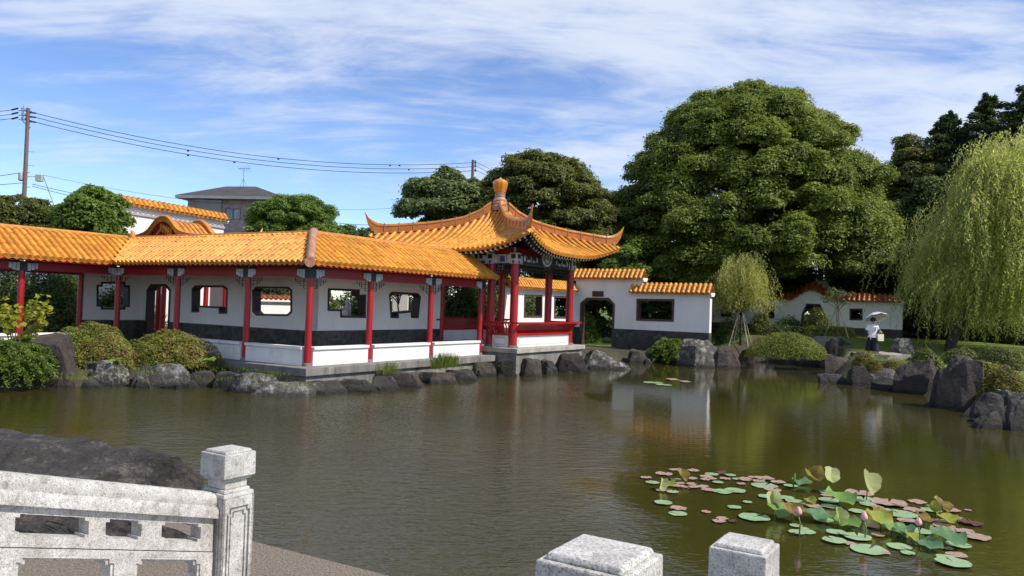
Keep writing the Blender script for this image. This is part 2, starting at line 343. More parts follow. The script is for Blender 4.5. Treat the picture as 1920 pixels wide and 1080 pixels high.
def limb(mb, p0, p1, r0, r1, sag=.12, n=6):
    p0, p1 = Vector(p0), Vector(p1); L = (p1 - p0).length; pts, rad = [], []
    for i in range(n + 1):
        t = i / n; p = p0.lerp(p1, t) + Vector((random.uniform(-1, 1), random.uniform(-1, 1), 0)) * L * .035 * math.sin(math.pi * t)
        p.z += L * sag * math.sin(math.pi * t) * .6
        pts.append(p); rad.append(r0 + (r1 - r0) * t ** .8)
    mb.tube(pts, rad, 6)
def tree(name, label, cat, base, clumps, dens, leaf, lm, tr=.25, fork=.35, nl=14, bark=None, group=None, shell=.45, up=.55, low=-.5, extra=None):
    base = Vector(base); root = thing(name, base, label, cat, group)
    mb = MB(); zs = [c[0][2] for c in clumps]; zt = max(zs); cz = base.z + (zt - base.z) * fork
    cx = sum(c[0][0] for c in clumps) / len(clumps); cy = sum(c[0][1] for c in clumps) / len(clumps)
    f = Vector((base.x * .6 + cx * .4, base.y * .6 + cy * .4, cz))
    mb.tube([base - Z * .3, base + Z * .2, base.lerp(f, .5), f], [tr * 1.5, tr * 1.15, tr * .95, tr * .8], 10)
    top = Vector((cx, cy, base.z + (zt - base.z) * .85)); limb(mb, f, top, tr * .75, tr * .2, .0)
    for c in random.sample([c_ for c_ in clumps if c_[1] > .3] or clumps, min(nl, len(clumps))):
        q = Vector(c[0]); k = min(.9, max(0, (q.z - f.z) / max(.1, top.z - f.z) * .55)); limb(mb, f.lerp(top, k), q, tr * .42 * (1 - k * .5), .03, .1)
    mb.build('trunk', bark or BARK, root, smooth=180, fix=False)
    P, Nn = clump_points(clumps, dens, shell, up, low)
    leaves('crown', P, Nn, leaf[0], leaf[1], lm, root, base)
    return root
# ================================================================== SETTING
ss = lambda a, b, x: np.clip((x - a) / (b - a), 0, 1) ** 2 * (3 - 2 * np.clip((x - a) / (b - a), 0, 1))
SHORE = [(-26, 15.5)] + [tuple(gz(*p)[:2]) for p in [(-60, 736), (0, 733), (150, 726), (300, 722), (400, 720), (480, 724), (545, 730), (640, 726), (740, 718), (850, 704), (930, 696), (1010, 696), (1100, 686), (1180, 679), (1290, 681), (1340, 682), (1385, 679), (1440, 677), (1500, 679), (1548, 686), (1562, 702), (1552, 712), (1590, 717), (1650, 722), (1690, 731), (1760, 752), (1790, 765), (1850, 786), (1920, 803), (2060, 850)]]
GP1, GP2 = gz(482, 1015, .5), gz(740, 1080, .5)
GD = (GP2 - GP1); GD.z = 0; GD.normalize()
g_ = lambda t: tuple((GP1 + GD * t)[:2])
SHORE += [(10.5, 9), (10.5, 3), g_(8.2), g_(0), g_(-7.5), (-14, 11.2), (-22, 11)]
def sdist(X, Y):
    """signed distance to the pond edge: positive on land"""
    d = np.full(X.shape, 1e9); ins = np.zeros(X.shape, bool); n = len(SHORE)
    for i in range(n):
        (ax, ay), (bx, by) = SHORE[i], SHORE[(i + 1) % n]
        ex, ey = bx - ax, by - ay; t = np.clip(((X - ax) * ex + (Y - ay) * ey) / (ex * ex + ey * ey), 0, 1)
        d = np.minimum(d, np.hypot(X - ax - t * ex, Y - ay - t * ey))
        c = ((ay > Y) != (by > Y)); ins ^= c & (X < (bx - ax) * (Y - ay) / (by - ay + 1e-12) + ax)
    return np.where(ins, -d, d)
def hland(X, Y):
    h = .46 + .0 * X
    h = h + .42 * ss(11, 13.5, X) * ss(22, 31, Y) + .50 * ss(9, 14, X) * ss(34, 44, Y)
    h = h + .05 * np.sin(X * .9 + 1) * np.sin(Y * .7) - .16 * (Y < 10)
    return h
def ground_h(X, Y):
    s = sdist(X, Y); h = hland(X, Y)
    return np.where(s > 0, -.12 + (h + .12) * ss(0, .8, s), np.maximum(-1.2, -.12 + s * .5))
def gh(x, y): return float(ground_h(np.array([float(x)]), np.array([float(y)]))[0])
def gt(px, py):
    r = ray(px, py); t = 6.0
    while t < 90:
        p = CAM + r * t
        if p.z <= gh(p.x, p.y): return p
        t += .15
    return p
def axis_vals(a, b, st, far):
    m = list(np.arange(a, b + 1e-6, st)); o = []; v, k = b, st
    while v < far: k *= 1.35; v += k; o.append(v)
    o2 = []; v, k = a, st
    while v > -far: k *= 1.35; v -= k; o2.append(v)
    return np.array(o2[::-1] + m + o)
gx, gyv = axis_vals(-24, 26, .4, 1500), axis_vals(-4, 52, .4, 1500)
X, Y = np.meshgrid(gx, gyv, indexing='ij'); H = ground_h(X, Y)
me = bpy.data.meshes.new('ground'); nx, ny = X.shape
idx = np.arange(nx * ny).reshape(nx, ny)
me.from_pydata(np.stack([X, Y, H], -1).reshape(-1, 3).tolist(), [], np.stack([idx[:-1, :-1], idx[1:, :-1], idx[1:, 1:], idx[:-1, 1:]], -1).reshape(-1, 4).tolist())
me.polygons.foreach_set('use_smooth', [True] * len(me.polygons))
lawn = me.attributes.new('lawn', 'FLOAT', 'POINT')
lw = ss(9, 11.5, X) * ss(24, 29, Y) + ss(40.2, 42.0, Y) * ss(-2, 2, X)
lw = lw * ss(.7, 1.6, sdist(X, Y))
lawn.data.foreach_set('value', np.clip(lw, 0, 1).reshape(-1).astype(np.float32))
def ground_mat():
    m, nt, N, L = nodes('garden_soil_and_grass')
    out = N.new('ShaderNodeOutputMaterial'); p = N.new('ShaderNodeBsdfPrincipled'); L.new(p.outputs[0], out.inputs[0]); p.inputs['Roughness'].default_value = .95
    tc = N.new('ShaderNodeTexCoord'); at = N.new('ShaderNodeAttribute'); at.attribute_name = 'lawn'
    n1 = N.new('ShaderNodeTexNoise'); n1.inputs['Scale'].default_value = 1.4; n1.inputs['Detail'].default_value = 9; L.new(tc.outputs['Object'], n1.inputs['Vector'])
    n2 = N.new('ShaderNodeTexNoise'); n2.inputs['Scale'].default_value = 26; n2.inputs['Detail'].default_value = 5; L.new(tc.outputs['Object'], n2.inputs['Vector'])
    s = ramp(N, [(.42, (.045, .033, .022)), (.56, (.055, .050, .020)), (.7, (.055, .070, .018))]); L.new(n1.outputs['Fac'], s.inputs[0])
    g = ramp(N, [(.3, (.060, .10, .014)), (.7, (.155, .21, .03))]); L.new(n2.outputs['Fac'], g.inputs[0])
    mx = N.new('ShaderNodeMixRGB'); L.new(at.outputs['Fac'], mx.inputs[0]); L.new(s.outputs[0], mx.inputs[1]); L.new(g.outputs[0], mx.inputs[2])
    L.new(mx.outputs[0], p.inputs['Base Color'])
    b = N.new('ShaderNodeBump'); b.inputs['Strength'].default_value = .8; b.inputs['Distance'].default_value = .06; L.new(n2.outputs['Fac'], b.inputs['Height']); L.new(b.outputs[0], p.inputs['Normal'])
    return m
me.materials.append(ground_mat()); tag(link_mesh('ground', me), kind='structure')
# --- pond water: murky olive, wind-rippled in the open middle, calm under the right bank
def water_mat():
    m, nt, N, L = nodes('pond_water')
    out = N.new('ShaderNodeOutputMaterial'); p = N.new('ShaderNodeBsdfPrincipled'); L.new(p.outputs[0], out.inputs[0])
    p.inputs['Roughness'].default_value = .03; p.inputs['IOR'].default_value = 1.52; p.inputs['Specular IOR Level'].default_value = .5
    tc = N.new('ShaderNodeTexCoord'); sx = N.new('ShaderNodeSeparateXYZ'); L.new(tc.outputs['Object'], sx.inputs[0])
    nb = N.new('ShaderNodeTexNoise'); nb.inputs['Scale'].default_value = .25; nb.inputs['Detail'].default_value = 3; L.new(tc.outputs['Object'], nb.inputs['Vector'])
    rp = ramp(N, [(.35, (.034, .032, .007)), (.65, (.047, .042, .008))]); L.new(nb.outputs['Fac'], rp.inputs[0]); L.new(rp.outputs[0], p.inputs['Base Color'])
    def math_(op, a, b=None, c=None):
        n = N.new('ShaderNodeMath'); n.operation = op
        for i, v in enumerate((a, b, c)):
            if v is None: continue
            if isinstance(v, (int, float)): n.inputs[i].default_value = v
            else: L.new(v, n.inputs[i])
        return n.outputs[0]
    def mrange(v, a, b, c, d):
        n = N.new('ShaderNodeMapRange'); n.interpolation_type = 'SMOOTHSTEP'
        for k, val in zip(('From Min', 'From Max', 'To Min', 'To Max'), (a, b, c, d)): n.inputs[k].default_value = val
        L.new(v, n.inputs[0]); return n.outputs[0]
    mp = N.new('ShaderNodeMapping'); mp.inputs['Rotation'].default_value = (0, 0, R_(-25)); mp.inputs['Scale'].default_value = (1, 2.1, 1); L.new(tc.outputs['Object'], mp.inputs[0])
    def nz(s, d, v=mp.outputs[0], ds=.3):
        n = N.new('ShaderNodeTexNoise'); n.inputs['Scale'].default_value = s; n.inputs['Detail'].default_value = d; n.inputs['Distortion'].default_value = ds; L.new(v, n.inputs['Vector']); return n.outputs['Fac']
    h = math_('ADD', math_('MULTIPLY', nz(3.4, 3), 1.0), math_('MULTIPLY', nz(10.5, 3), .5))
    h = math_('ADD', h, math_('MULTIPLY', nz(.8, 2, tc.outputs['Object']), 1.0))
    u = math_('ADD', sx.outputs['X'], math_('MULTIPLY', math_('SUBTRACT', nb.outputs['Fac'], .5), 5.0))
    calm = mrange(math_('SUBTRACT', u, math_('MULTIPLY', sx.outputs['Y'], .10)), -.9, 1.1, 1.0, .09)
    left = mrange(math_('ADD', u, math_('MULTIPLY', sx.outputs['Y'], .75)), 2.5, 6.5, .35, 1.0)
    far = mrange(sx.outputs['Y'], 18, 30, 1.0, .42)
    b = N.new('ShaderNodeBump'); b.inputs['Distance'].default_value = .030
    L.new(math_('MULTIPLY', math_('MULTIPLY', math_('MULTIPLY', calm, left), far), .95), b.inputs['Strength'])
    L.new(math_('MULTIPLY', h, mrange(sx.outputs['Y'], 6, 15, 1.5, 1.0)), b.inputs['Height']); L.new(b.outputs[0], p.inputs['Normal'])
    return m
mb = MB(); mb.add([(-60, -25, 0), (24, -25, 0), (24, 46, 0), (-60, 46, 0)], [(0, 1, 2, 3)])
tag(mb.build('water', water_mat(), fix=False), kind='structure')
# --- sky
SUN_AZ, SUN_EL = R_(-22), R_(48)
w = bpy.data.worlds.new('World'); sc.world = w; w.use_nodes = True
nt = w.node_tree; N, L = nt.nodes, nt.links; N.clear()
wo = N.new('ShaderNodeOutputWorld'); bg = N.new('ShaderNodeBackground'); L.new(bg.outputs[0], wo.inputs[0])
sky = N.new('ShaderNodeTexSky'); sky.sky_type = 'NISHITA'; sky.sun_disc = False; sky.sun_elevation = SUN_EL; sky.sun_rotation = math.pi / 2 - SUN_AZ
sky.air_density = 1.0; sky.altitude = 1800; sky.dust_density = .0; sky.ozone_density = 3.0
bg.inputs['Strength'].default_value = .125
tc = N.new('ShaderNodeTexCoord'); sx = N.new('ShaderNodeSeparateXYZ'); L.new(tc.outputs['Generated'], sx.inputs[0])
def wm(op, a, b=None):
    n = N.new('ShaderNodeMath'); n.operation = op
    for i, v in enumerate((a, b)):
        if v is None: continue
        if isinstance(v, (int, float)): n.inputs[i].default_value = v
        else: L.new(v, n.inputs[i])
    return n.outputs[0]
den = wm('ADD', wm('MAXIMUM', sx.outputs['Z'], 0.0), .16)
cx = N.new('ShaderNodeCombineXYZ'); L.new(wm('DIVIDE', sx.outputs['X'], den), cx.inputs[0]); L.new(wm('DIVIDE', sx.outputs['Y'], den), cx.inputs[1])
def wnoise(scale, detail, rough, sx_, sy_, rot, loc, dist=.6):
    mp = N.new('ShaderNodeMapping'); mp.inputs['Scale'].default_value = (sx_, sy_, 1); mp.inputs['Rotation'].default_value = (0, 0, R_(rot)); mp.inputs['Location'].default_value = loc
    L.new(cx.outputs[0], mp.inputs[0]); n = N.new('ShaderNodeTexNoise'); n.inputs['Scale'].default_value = scale; n.inputs['Detail'].default_value = detail; n.inputs['Roughness'].default_value = rough; n.inputs['Distortion'].default_value = dist
    L.new(mp.outputs[0], n.inputs['Vector']); return n.outputs['Fac']
def wr(v, a, b, c=0.0, d=1.0):
    n = N.new('ShaderNodeMapRange'); n.interpolation_type = 'SMOOTHSTEP'
    for k, val in zip(('From Min', 'From Max', 'To Min', 'To Max'), (a, b, c, d)): n.inputs[k].default_value = val
    L.new(v, n.inputs[0]); return n.outputs[0]
big = wnoise(.62, 4, .55, .8, 1.15, 20, (3.1, 1.7, 0), 1.2); fib = wnoise(1.25, 10, .62, .7, 1.5, 26, (.4, .2, 0), 1.8); fine = wnoise(5, 8, .68, .7, 1.6, 14, (1.2, .4, 0), .5)
cl = wm('ADD', wm('ADD', wm('MULTIPLY', big, .95), wm('MULTIPLY', fib, .62)), wm('MULTIPLY', fine, .34))
# the cloud sheet is thicker overhead and to the right, and opens to blue low on the left
bias = wm('ADD', wm('MULTIPLY', wr(sx.outputs['Z'], .08, .36), .17), wm('MULTIPLY', wr(sx.outputs['X'], -.45, .35), .02))
cov = wr(wm('ADD', cl, bias), .92, 1.30)
mx = N.new('ShaderNodeMixRGB'); L.new(wm('MULTIPLY', cov, .88), mx.inputs[0])
hs = N.new('ShaderNodeHueSaturation'); hs.inputs['Saturation'].default_value = 1.08; hs.inputs['Hue'].default_value = .509; hs.inputs['Value'].default_value = 1.22; L.new(sky.outputs[0], hs.inputs['Color'])
L.new(hs.outputs[0], mx.inputs[1]); mx.inputs[2].default_value = (5.0, 5.45, 6.4, 1)
L.new(mx.outputs[0], bg.inputs['Color'])
sl = bpy.data.lights.new('sun', 'SUN'); sl.energy = 4.3; sl.angle = R_(.5); sl.color = (1, .945, .86)
so = bpy.data.objects.new('sun', sl); COL.objects.link(so)
sd = Vector((math.cos(SUN_AZ) * math.cos(SUN_EL), math.sin(SUN_AZ) * math.cos(SUN_EL), math.sin(SUN_EL)))
so.rotation_euler = (-sd).to_track_quat('-Z', 'Y').to_euler(); so.location = (20, 0, 40)
# camera
cd = bpy.data.cameras.new('camera'); cd.sensor_width = 36; cd.lens = 36 * FPX / 1920; cd.clip_end = 5000; cd.clip_start = .05
co = bpy.data.objects.new('camera', cd); COL.objects.link(co)
co.matrix_world = Matrix.Translation(CAM) @ Matrix((( RT.x, UP.x, -FW.x), (RT.y, UP.y, -FW.y), (RT.z, UP.z, -FW.z))).to_4x4()
sc.camera = co
sc.view_settings.view_transform = 'Standard'; sc.view_settings.look = 'None'; sc.view_settings.exposure = .34; sc.view_settings.gamma = 1
sc.cycles.max_bounces = 8; sc.cycles.transparent_max_bounces = 8
# ================================================================== ROOF TILE BUILDER
def resample(pts, step):
    ds = [0]
    for a, b in zip(pts[:-1], pts[1:]): ds.append(ds[-1] + (b - a).length)
    n = max(1, round(ds[-1] / step)); out = []; j = 0
    for i in range(n + 1):
        t = ds[-1] * i / n
        while j < len(ds) - 2 and ds[j + 1] < t: j += 1
        k = (t - ds[j]) / max(1e-9, ds[j + 1] - ds[j]); out.append(pts[j].lerp(pts[j + 1], k))
    return out
def tile_rows(lines, lat, r=.078, step=.34, disc=True, drip=True, sheet=True, both=False, nseg=7):
    """lines: each a list of points from eave to ridge; lat: unit vector across. Returns barrels, pans"""
    T, P = MB(), MB()
    rs = []
    for ln in lines:
        pts = resample(ln, step); up = None
        for i, (a, b) in enumerate(zip(pts[:-1], pts[1:])):
            t = (b - a).normalized(); n = lat.cross(t)
            if n.z < 0: n = -n
            vs = []; jr = random.uniform(.97, 1.03); off = n * random.uniform(-.004, .004) + lat * random.uniform(-.006, .006)
            for q, rr in ((a - t * .03, r * 1.06 * jr), (b, r * .93 * jr)):
                for k in range(nseg): an = math.pi * k / (nseg - 1); vs.append(q + off + lat * (math.cos(an) * rr) + n * (math.sin(an) * rr - .012))
            T.add(vs, [(k, k + 1, nseg + k + 1, nseg + k) for k in range(nseg - 1)])
        def end(a, b):
            t = (b - a).normalized(); n = lat.cross(t); n = -n if n.z < 0 else n
            c = a - t * .035 + n * .0; vs = []
            for off in (0, .022):
                for k in range(10): an = 2 * math.pi * k / 10; vs.append(c + t * off + lat * (math.cos(an) * r * 1.12) + n * (math.sin(an) * r * 1.12))
            T.add(vs, [tuple(range(10))] + [(k, (k + 1) % 10, 10 + (k + 1) % 10, 10 + k) for k in range(10)])
            vs = [c - t * .006 + lat * (math.cos(2 * math.pi * k / 8) * r * .6) + n * (math.sin(2 * math.pi * k / 8) * r * .6) for k in range(8)] + [c - t * .016]
            T.add(vs, [(k, (k + 1) % 8, 8) for k in range(8)])
        if disc:
            end(pts[0], pts[1])
            if both: end(pts[-1], pts[-2])
        rs.append(ln)
    K = 12
    def rk(ln):
        L_ = [0]
        for a, b in zip(ln[:-1], ln[1:]): L_.append(L_[-1] + (b - a).length)
        o = []; j = 0
        for i in range(K + 1):
            t = L_[-1] * i / K
            while j < len(L_) - 2 and L_[j + 1] < t: j += 1
            o.append(ln[j].lerp(ln[j + 1], (t - L_[j]) / max(1e-9, L_[j + 1] - L_[j])))
        return o
    R2 = [rk(l) for l in rs]
    if sheet:
        for A, B in zip(R2[:-1], R2[1:]):
            M_ = [(a + b) / 2 - Z * .028 for a, b in zip(A, B)]
            P.add(A + M_ + B, [(i, i + 1, K + 2 + i, K + 1 + i) for i in range(K)] + [(K + 1 + i, K + 2 + i, 2 * K + 3 + i, 2 * K + 2 + i) for i in range(K)])
    if drip:
        for e, f in ([(0, 1)] + ([(K, K - 1)] if both else [])):
            for A, B in zip(R2[:-1], R2[1:]):
                a, b = A[e], B[e]; t = ((A[f] - a)).normalized(); c = (a + b) / 2; o = -t * .02
                P.add([a + o, b + o, b + o - Z * .05, c + o - Z * .11, a + o - Z * .05], [(0, 1, 2, 3, 4)])
    return T, P
def soffit(lines, drop=.1):
    S = MB()
    for A, B in zip(lines[:-1], lines[1:]):
        if len(A) != len(B): continue
        n = len(A); S.add([p - Z * drop for p in A] + [p - Z * drop for p in B], [(i, i + 1, n + i + 1, n + i) for i in range(n - 1)])
    return S
def hprism(mb, poly, z0, z1):
    tris = geometry.tessellate_polygon([[Vector((p[0], p[1], 0)) for p in poly]]); n = len(poly)
    return mb.add([(p[0], p[1], z0) for p in poly] + [(p[0], p[1], z1) for p in poly],
                  [tuple(t) for t in tris] + [tuple(i + n for i in t) for t in tris] + [(i, (i + 1) % n, (i + 1) % n + n, i + n) for i in range(n)])
def inset(poly, d):
    n = len(poly); area = sum(poly[i][0] * poly[(i + 1) % n][1] - poly[(i + 1) % n][0] * poly[i][1] for i in range(n)); sg = 1 if area > 0 else -1; out = []
    for i in range(n):
        p, a, b = Vector(poly[i]), Vector(poly[i - 1]), Vector(poly[(i + 1) % n])
        e1, e2 = (p - a).normalized(), (b - p).normalized(); n1, n2 = Vector((-e1.y, e1.x)) * sg, Vector((-e2.y, e2.x)) * sg
        m = (n1 + n2); m /= max(.3, m.dot(n1)); out.append((p.x + m.x * d, p.y + m.y * d))
    return out
lin = lambda a, b, n: [a + (b - a) * i / n for i in range(n + 1)]
# ================================================================== COVERED CORRIDOR
FL = .65; W = 2.4; HB = 3.2
cor = thing('covered_corridor', cf(0, 0, 0), 'long zigzag garden corridor with orange barrel tile roof, red columns and low white walls along the pond', 'corridor')
hroof = lambda o: 4.64 - .655 * (math.sqrt(o * o + .09) - .3)
SP = .236
def rp_R(d, e): return cf(d, e, hroof(abs(W / 2 - e)))
def rp_L(d, e): return cf(d, e, hroof(abs(W / 2 - d)))
def rp_T(d, e): return cf(d, e, hroof(abs(9.55 + W / 2 - e)))
hw = W / 2
Rl = [[rp_R(d, e) for e in lin(-.6, min(d, hw) if d < hw else hw, 10)] for d in np.arange(-.42, 9.2, SP)]
Ll = []
for e in np.arange(-.42, 9.55 + hw, SP):
    a = -.6 if e < 8.95 else e - 9.55; b = min(e, hw)
    if b - a > .15: Ll.append([rp_L(d, e) for d in lin(a, b, 10)])
Tl = []
for d in np.arange(-9, hw - .1, SP):
    a = 8.95 if d < -.6 else d + 9.55
    if 9.55 + hw - a > .15: Tl.append([rp_T(d, e) for e in lin(a, 9.55 + hw, 10)])
for nm, ln, lat in (('tiled_roof', Rl, D), ('tiled_roof', Ll, Ev), ('tiled_roof', Tl, D)):
    T, P = tile_rows(ln, lat)
    ro = T.build(nm, TILE, cor, smooth=60)
    P.build('pan_tiles', TILED, ro)
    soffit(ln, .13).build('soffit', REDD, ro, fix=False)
S = MB()   # rear roof slopes
def strip(fn, pts):
    r = [[fn(*p) for p in row] for row in pts]
    for A, B in zip(r[:-1], r[1:]): n = len(A); S.add(A + B, [(i, i + 1, n + i + 1, n + i) for i in range(n - 1)])
strip(rp_R, [[(d, e) for e in lin(hw, W + .6, 8)] for d in (W, 9.15)])
strip(rp_L, [[(d, e) for d in lin(hw, W + .6, 8)] for e in (hw + .01, 9.55 + W + .6)])
strip(rp_T, [[(d, e) for e in lin(9.55 + hw, 9.55 + W + .6, 8)] for d in (-9, W + .6)])
S.build('rear_roof', TILED, cor, fix=False)
mb = MB(); hp = [cf(k, k, hroof(hw - k) + .06) for k in lin(-.66, hw + .1, 8)]; hp[0] = hp[0] - Z * .04
mb.tube(hp, [.12, .125, .125, .125, .125, .125, .125, .125, .12], 10)
mb.tube([hp[0] - D * .03 - Ev * .03, hp[0] + D * .01 + Ev * .01], .15, 12)
mb.tube([hp[-1] - Z * .12, hp[-1] + Z * .02, hp[-1] + Z * .1, hp[-1] + Z * .13], [.15, .15, .11, .03], 10)
mb.build('hip_ridge', HIPT, cor, smooth=50)
mb = MB(); c = cf(hw - .1, 9.55 + hw - .15, 4.6); mb.tube([c, c + Z * .12, c + Z * .26, c + Z * .36 - D * .08], [.13, .12, .07, .01], 8); mb.build('valley_finial', RIDGE, cor, smooth=60)
mb = MB(); mb.tube([rp_R(d, hw) + Z * .02 for d in lin(hw, 9.15, 6)], .07, 8); mb.tube([rp_L(hw, e) + Z * .02 for e in lin(hw, 9.55 + hw, 6)], .07, 8); mb.tube([rp_T(d, 9.55 + hw) + Z * .02 for d in lin(-9, hw, 6)], .07, 8)
mb.build('ridge_cap', RIDGE, cor, smooth=60)
# columns
cols = [(0, 0), (2.565, 0), (5.68, 0), (8.79, 0), (0, 2.68), (0, 6.15), (0, 9.55), (-3.23, 9.55), (-6.5, 9.55), (0, 9.55 + W), (-3.23, 9.55 + W), (-6.5, 9.55 + W), (9.5, W + .02)]
def column(par, p, z0, z1, r, base=True):
    mb = MB(); mb.lathe(p + Z * 0, [(r * 1.02, z0), (r, z0 + .3), (r * .985, z1)], 18); c = mb.build('column', RED, par, smooth=50)
    if base:
        mb = MB(); mb.lathe(p, [(r * 1.32, z0 - .04), (r * 1.38, z0 + .0), (r * 1.3, z0 + .07), (r * 1.06, z0 + .085)], 18); mb.build('column_base', CONC, c, smooth=50)
    return c
for d, e in cols: column(cor, cf(d, e), FL, HB + .25, .098)
# beams, painted bracket blocks and hanging lattice
def beam(a, b, z0, z1, th, m, name, par):
    a, b = Vector(a), Vector(b); ax = (b - a).normalized(); mb = MB(); mb.box((a + b) / 2 + Z * ((z0 + z1) / 2), ax, Z.cross(ax), Z, (b - a).length / 2, th / 2, (z1 - z0) / 2)
    return mb.build(name, m, par)
runs = [([(0, 0), (2.565, 0), (5.68, 0), (8.79, 0)], 1), ([(0, 0), (0, 2.68), (0, 6.15), (0, 9.55)], 1), ([(0, 9.55), (-3.23, 9.55), (-6.5, 9.55), (-9, 9.55)], 1)]
for pts, _ in runs:
    for (a, b) in zip(pts[:-1], pts[1:]):
        pa, pb = cf(*a), cf(*b); ax = (pb - pa).normalized(); Lb = (pb - pa).length
        beam(pa + ax * .11, pb - ax * .11, HB + .02, HB + .30, .15, REDD, 'beam', cor); beam(pa + ax * .11, pb - ax * .11, HB + .302, HB + .52, .11, REDD, 'eave_board', cor)
        nn = Z.cross(ax)
        out = nn if (pa + nn - CAM).length < (pa - CAM).length else -nn
        for q, sg in ((pa, 1), (pb, -1)):
            g, k, la = MB(), MB(), MB()
            for i, (s0, s1, zb) in enumerate(((.12, .215, .0), (.235, .33, .03), (.35, .43, .07))):
                g.box(q + ax * (sg * (s0 + s1) / 2) + Z * (HB + (zb + .25) / 2), ax, nn, Z, (s1 - s0) / 2, .115, (.25 - zb) / 2)
            k.box(q + ax * (sg * .28) + Z * (HB + .275), ax, nn, Z, .16, .12, .025)
            for (s0, z0_, s1, z1_) in ((.1, -.10, .62, -.10), (.1, -.22, .42, -.22), (.62, -.10, .62, .0), (.42, -.22, .42, .0), (.26, -.30, .26, .0), (.1, -.30, .26, -.30), (.52, -.16, .52, -.02), (.34, -.16, .52, -.16)):
                la.box(q + ax * (sg * (s0 + s1) / 2) + Z * (HB + (z0_ + z1_) / 2), ax, nn, Z, max(.006, (s1 - s0) / 2), .01, max(.006, (z1_ - z0_) / 2))
            bo = g.build('painted_bracket', PGREY, cor); k.build('bracket_cap', PGREEN, bo)
            la.build('hanging_lattice', BLACKW, cor)
for d, e in cols[:9]:
    mb = MB(); mb.box(cf(d, e, HB + .155), D, Ev, Z, .112, .112, .15); mb.build('column_head', PGREEN, cor)
# low walls
def lowwall(pa, pb, name='low_wall'):
    ax = (pb - pa).normalized(); nn = Z.cross(ax); a, b = pa + ax * .12, pb - ax * .12; c = (a + b) / 2; h = (b - a).length / 2
    mb = MB(); mb.box(c + Z * (FL + .235), ax, nn, Z, h, .10, .235); mb.box(c + Z * (FL + .51), ax, nn, Z, h, .155, .04); return mb.build(name, WHITED, cor, bevel=.008)
for a, b in (((0, 0), (2.565, 0)), ((2.565, 0), (5.68, 0)), ((5.68, 0), (8.79, 0)), ((0, 0), (0, 2.68)), ((0, 2.68), (0, 6.15)), ((0, 9.55), (-3.23, 9.55)), ((-3.23, 9.55), (-6.5, 9.55)), ((-6.5, 9.55), (-9, 9.55))): lowwall(cf(*a), cf(*b))
# rear walls with shaped openings
z2 = lambda x, y: (x / 3.177, y / 3.177 + 420)
z3 = lambda x, y: (x / 3.177 + 440, y / 3.177 + 420)
def onw(pl, P0, ax): return [gpl(*p, P0, ax) for p in pl]
win3rd = [z2(*p) for p in ((600, 345), (745, 345), (745, 365), (772, 365), (772, 495), (745, 495), (745, 510), (600, 510), (600, 492), (575, 492), (575, 362), (600, 362))]
winA = [z2(*p) for p in ((1165, 365), (1335, 365), (1357, 385), (1354, 535), (1305, 535), (1305, 503), (1188, 497), (1186, 527), (1142, 527), (1145, 385))]
winB = [z3(*p) for p in ((130, 372), (320, 374), (343, 392), (343, 525), (318, 549), (130, 546), (107, 522), (107, 392))]
winC = [z3(*p) for p in ((555, 383), (743, 390), (743, 420), (781, 420), (779, 560), (628, 558), (628, 520), (553, 518))]
winD = [z3(*p) for p in ((935, 403), (1090, 412), (1107, 432), (1093, 562), (1050, 560), (1048, 527), (975, 535), (977, 562), (928, 560), (920, 420))]
door = onw([z2(*p) for p in ((876, 392), (900, 358), (990, 358), (1018, 392))], cf(W, 0), Ev)
doorp = [(door[0][0], FL + .02)] + door + [(door[3][0], FL + .02)]
STZ = 1.53
def wallrun(P0, ax, nrm, s0, s1, holes, dpan=None):
    """white rear wall, dark stone base, dark frames; nrm points away from the viewer"""
    hs_ = [onw(h, P0, ax) for h in holes]; mb = MB()
    mb.plate([(s0, STZ), (s1, STZ), (s1, HB + .32), (s0, HB + .32)], [h for h in hs_] if not dpan else hs_, P0, ax, nrm, 0, .28)
    return mb, hs_
def frame(h, P0, ax, nrm, name, par, m=FRAME, wd=.07, t0=-.025, t1=.31):
    mb = MB(); mb.plate(h, [inset(h, wd)], P0, ax, nrm, t0, t1); return mb.build(name, m, par)
wm_, hA = wallrun(cf(0, W), D, Ev, W, 9.42, [winC, winD]); wA = wm_.build('rear_wall', WHITE, cor)
for h in hA: frame(h, cf(0, W), D, Ev, 'window_frame', wA)
mb = MB(); mb.plate([(W - .03, FL), (9.42, FL), (9.42, STZ), (W - .03, STZ)], [], cf(0, W), D, Ev, -.03, .31); mb.build('stone_base', STONE, wA)
# wall along the left run: split round the doorway
P0 = cf(W, 0); hB = [onw(h, P0, Ev) for h in (winA, winB)]; ds0, ds1 = min(p[0] for p in door), max(p[0] for p in door)
mb = MB(); mb.plate([(W + .0, STZ), (ds0, STZ)] + [p for p in sorted(door, key=lambda p: p[0])] + [(ds1, STZ), (9.55 + W, STZ), (9.55 + W, HB + .32), (W, HB + .32)], hB, P0, Ev, D, 0, .28)
wB = mb.build('rear_wall', WHITE, cor)
for h in hB: frame(h, P0, Ev, D, 'window_frame', wB)
frame(doorp, P0, Ev, D, 'door_frame', wB, wd=.09)
mb = MB(); mb.plate([(W + .03, FL), (ds0, FL), (ds0, STZ), (W + .03, STZ)], [], P0, Ev, D, -.03, .31); mb.plate([(ds1, FL), (9.55 + W - .03, FL), (9.55 + W - .03, STZ), (ds1, STZ)], [], P0, Ev, D, -.03, .31); mb.build('stone_base', STONE, wB)
P0 = cf(0, 9.55 + W); hC = [onw(win3rd, P0, D)]
mb = MB(); mb.plate([(.1, STZ), (W, STZ), (W, HB + .32), (.1, HB + .32)], hC, P0, D, Ev, 0, .28); wC = mb.build('rear_wall', WHITE, cor)
for h in hC: frame(h, P0, D, Ev, 'window_frame', wC)
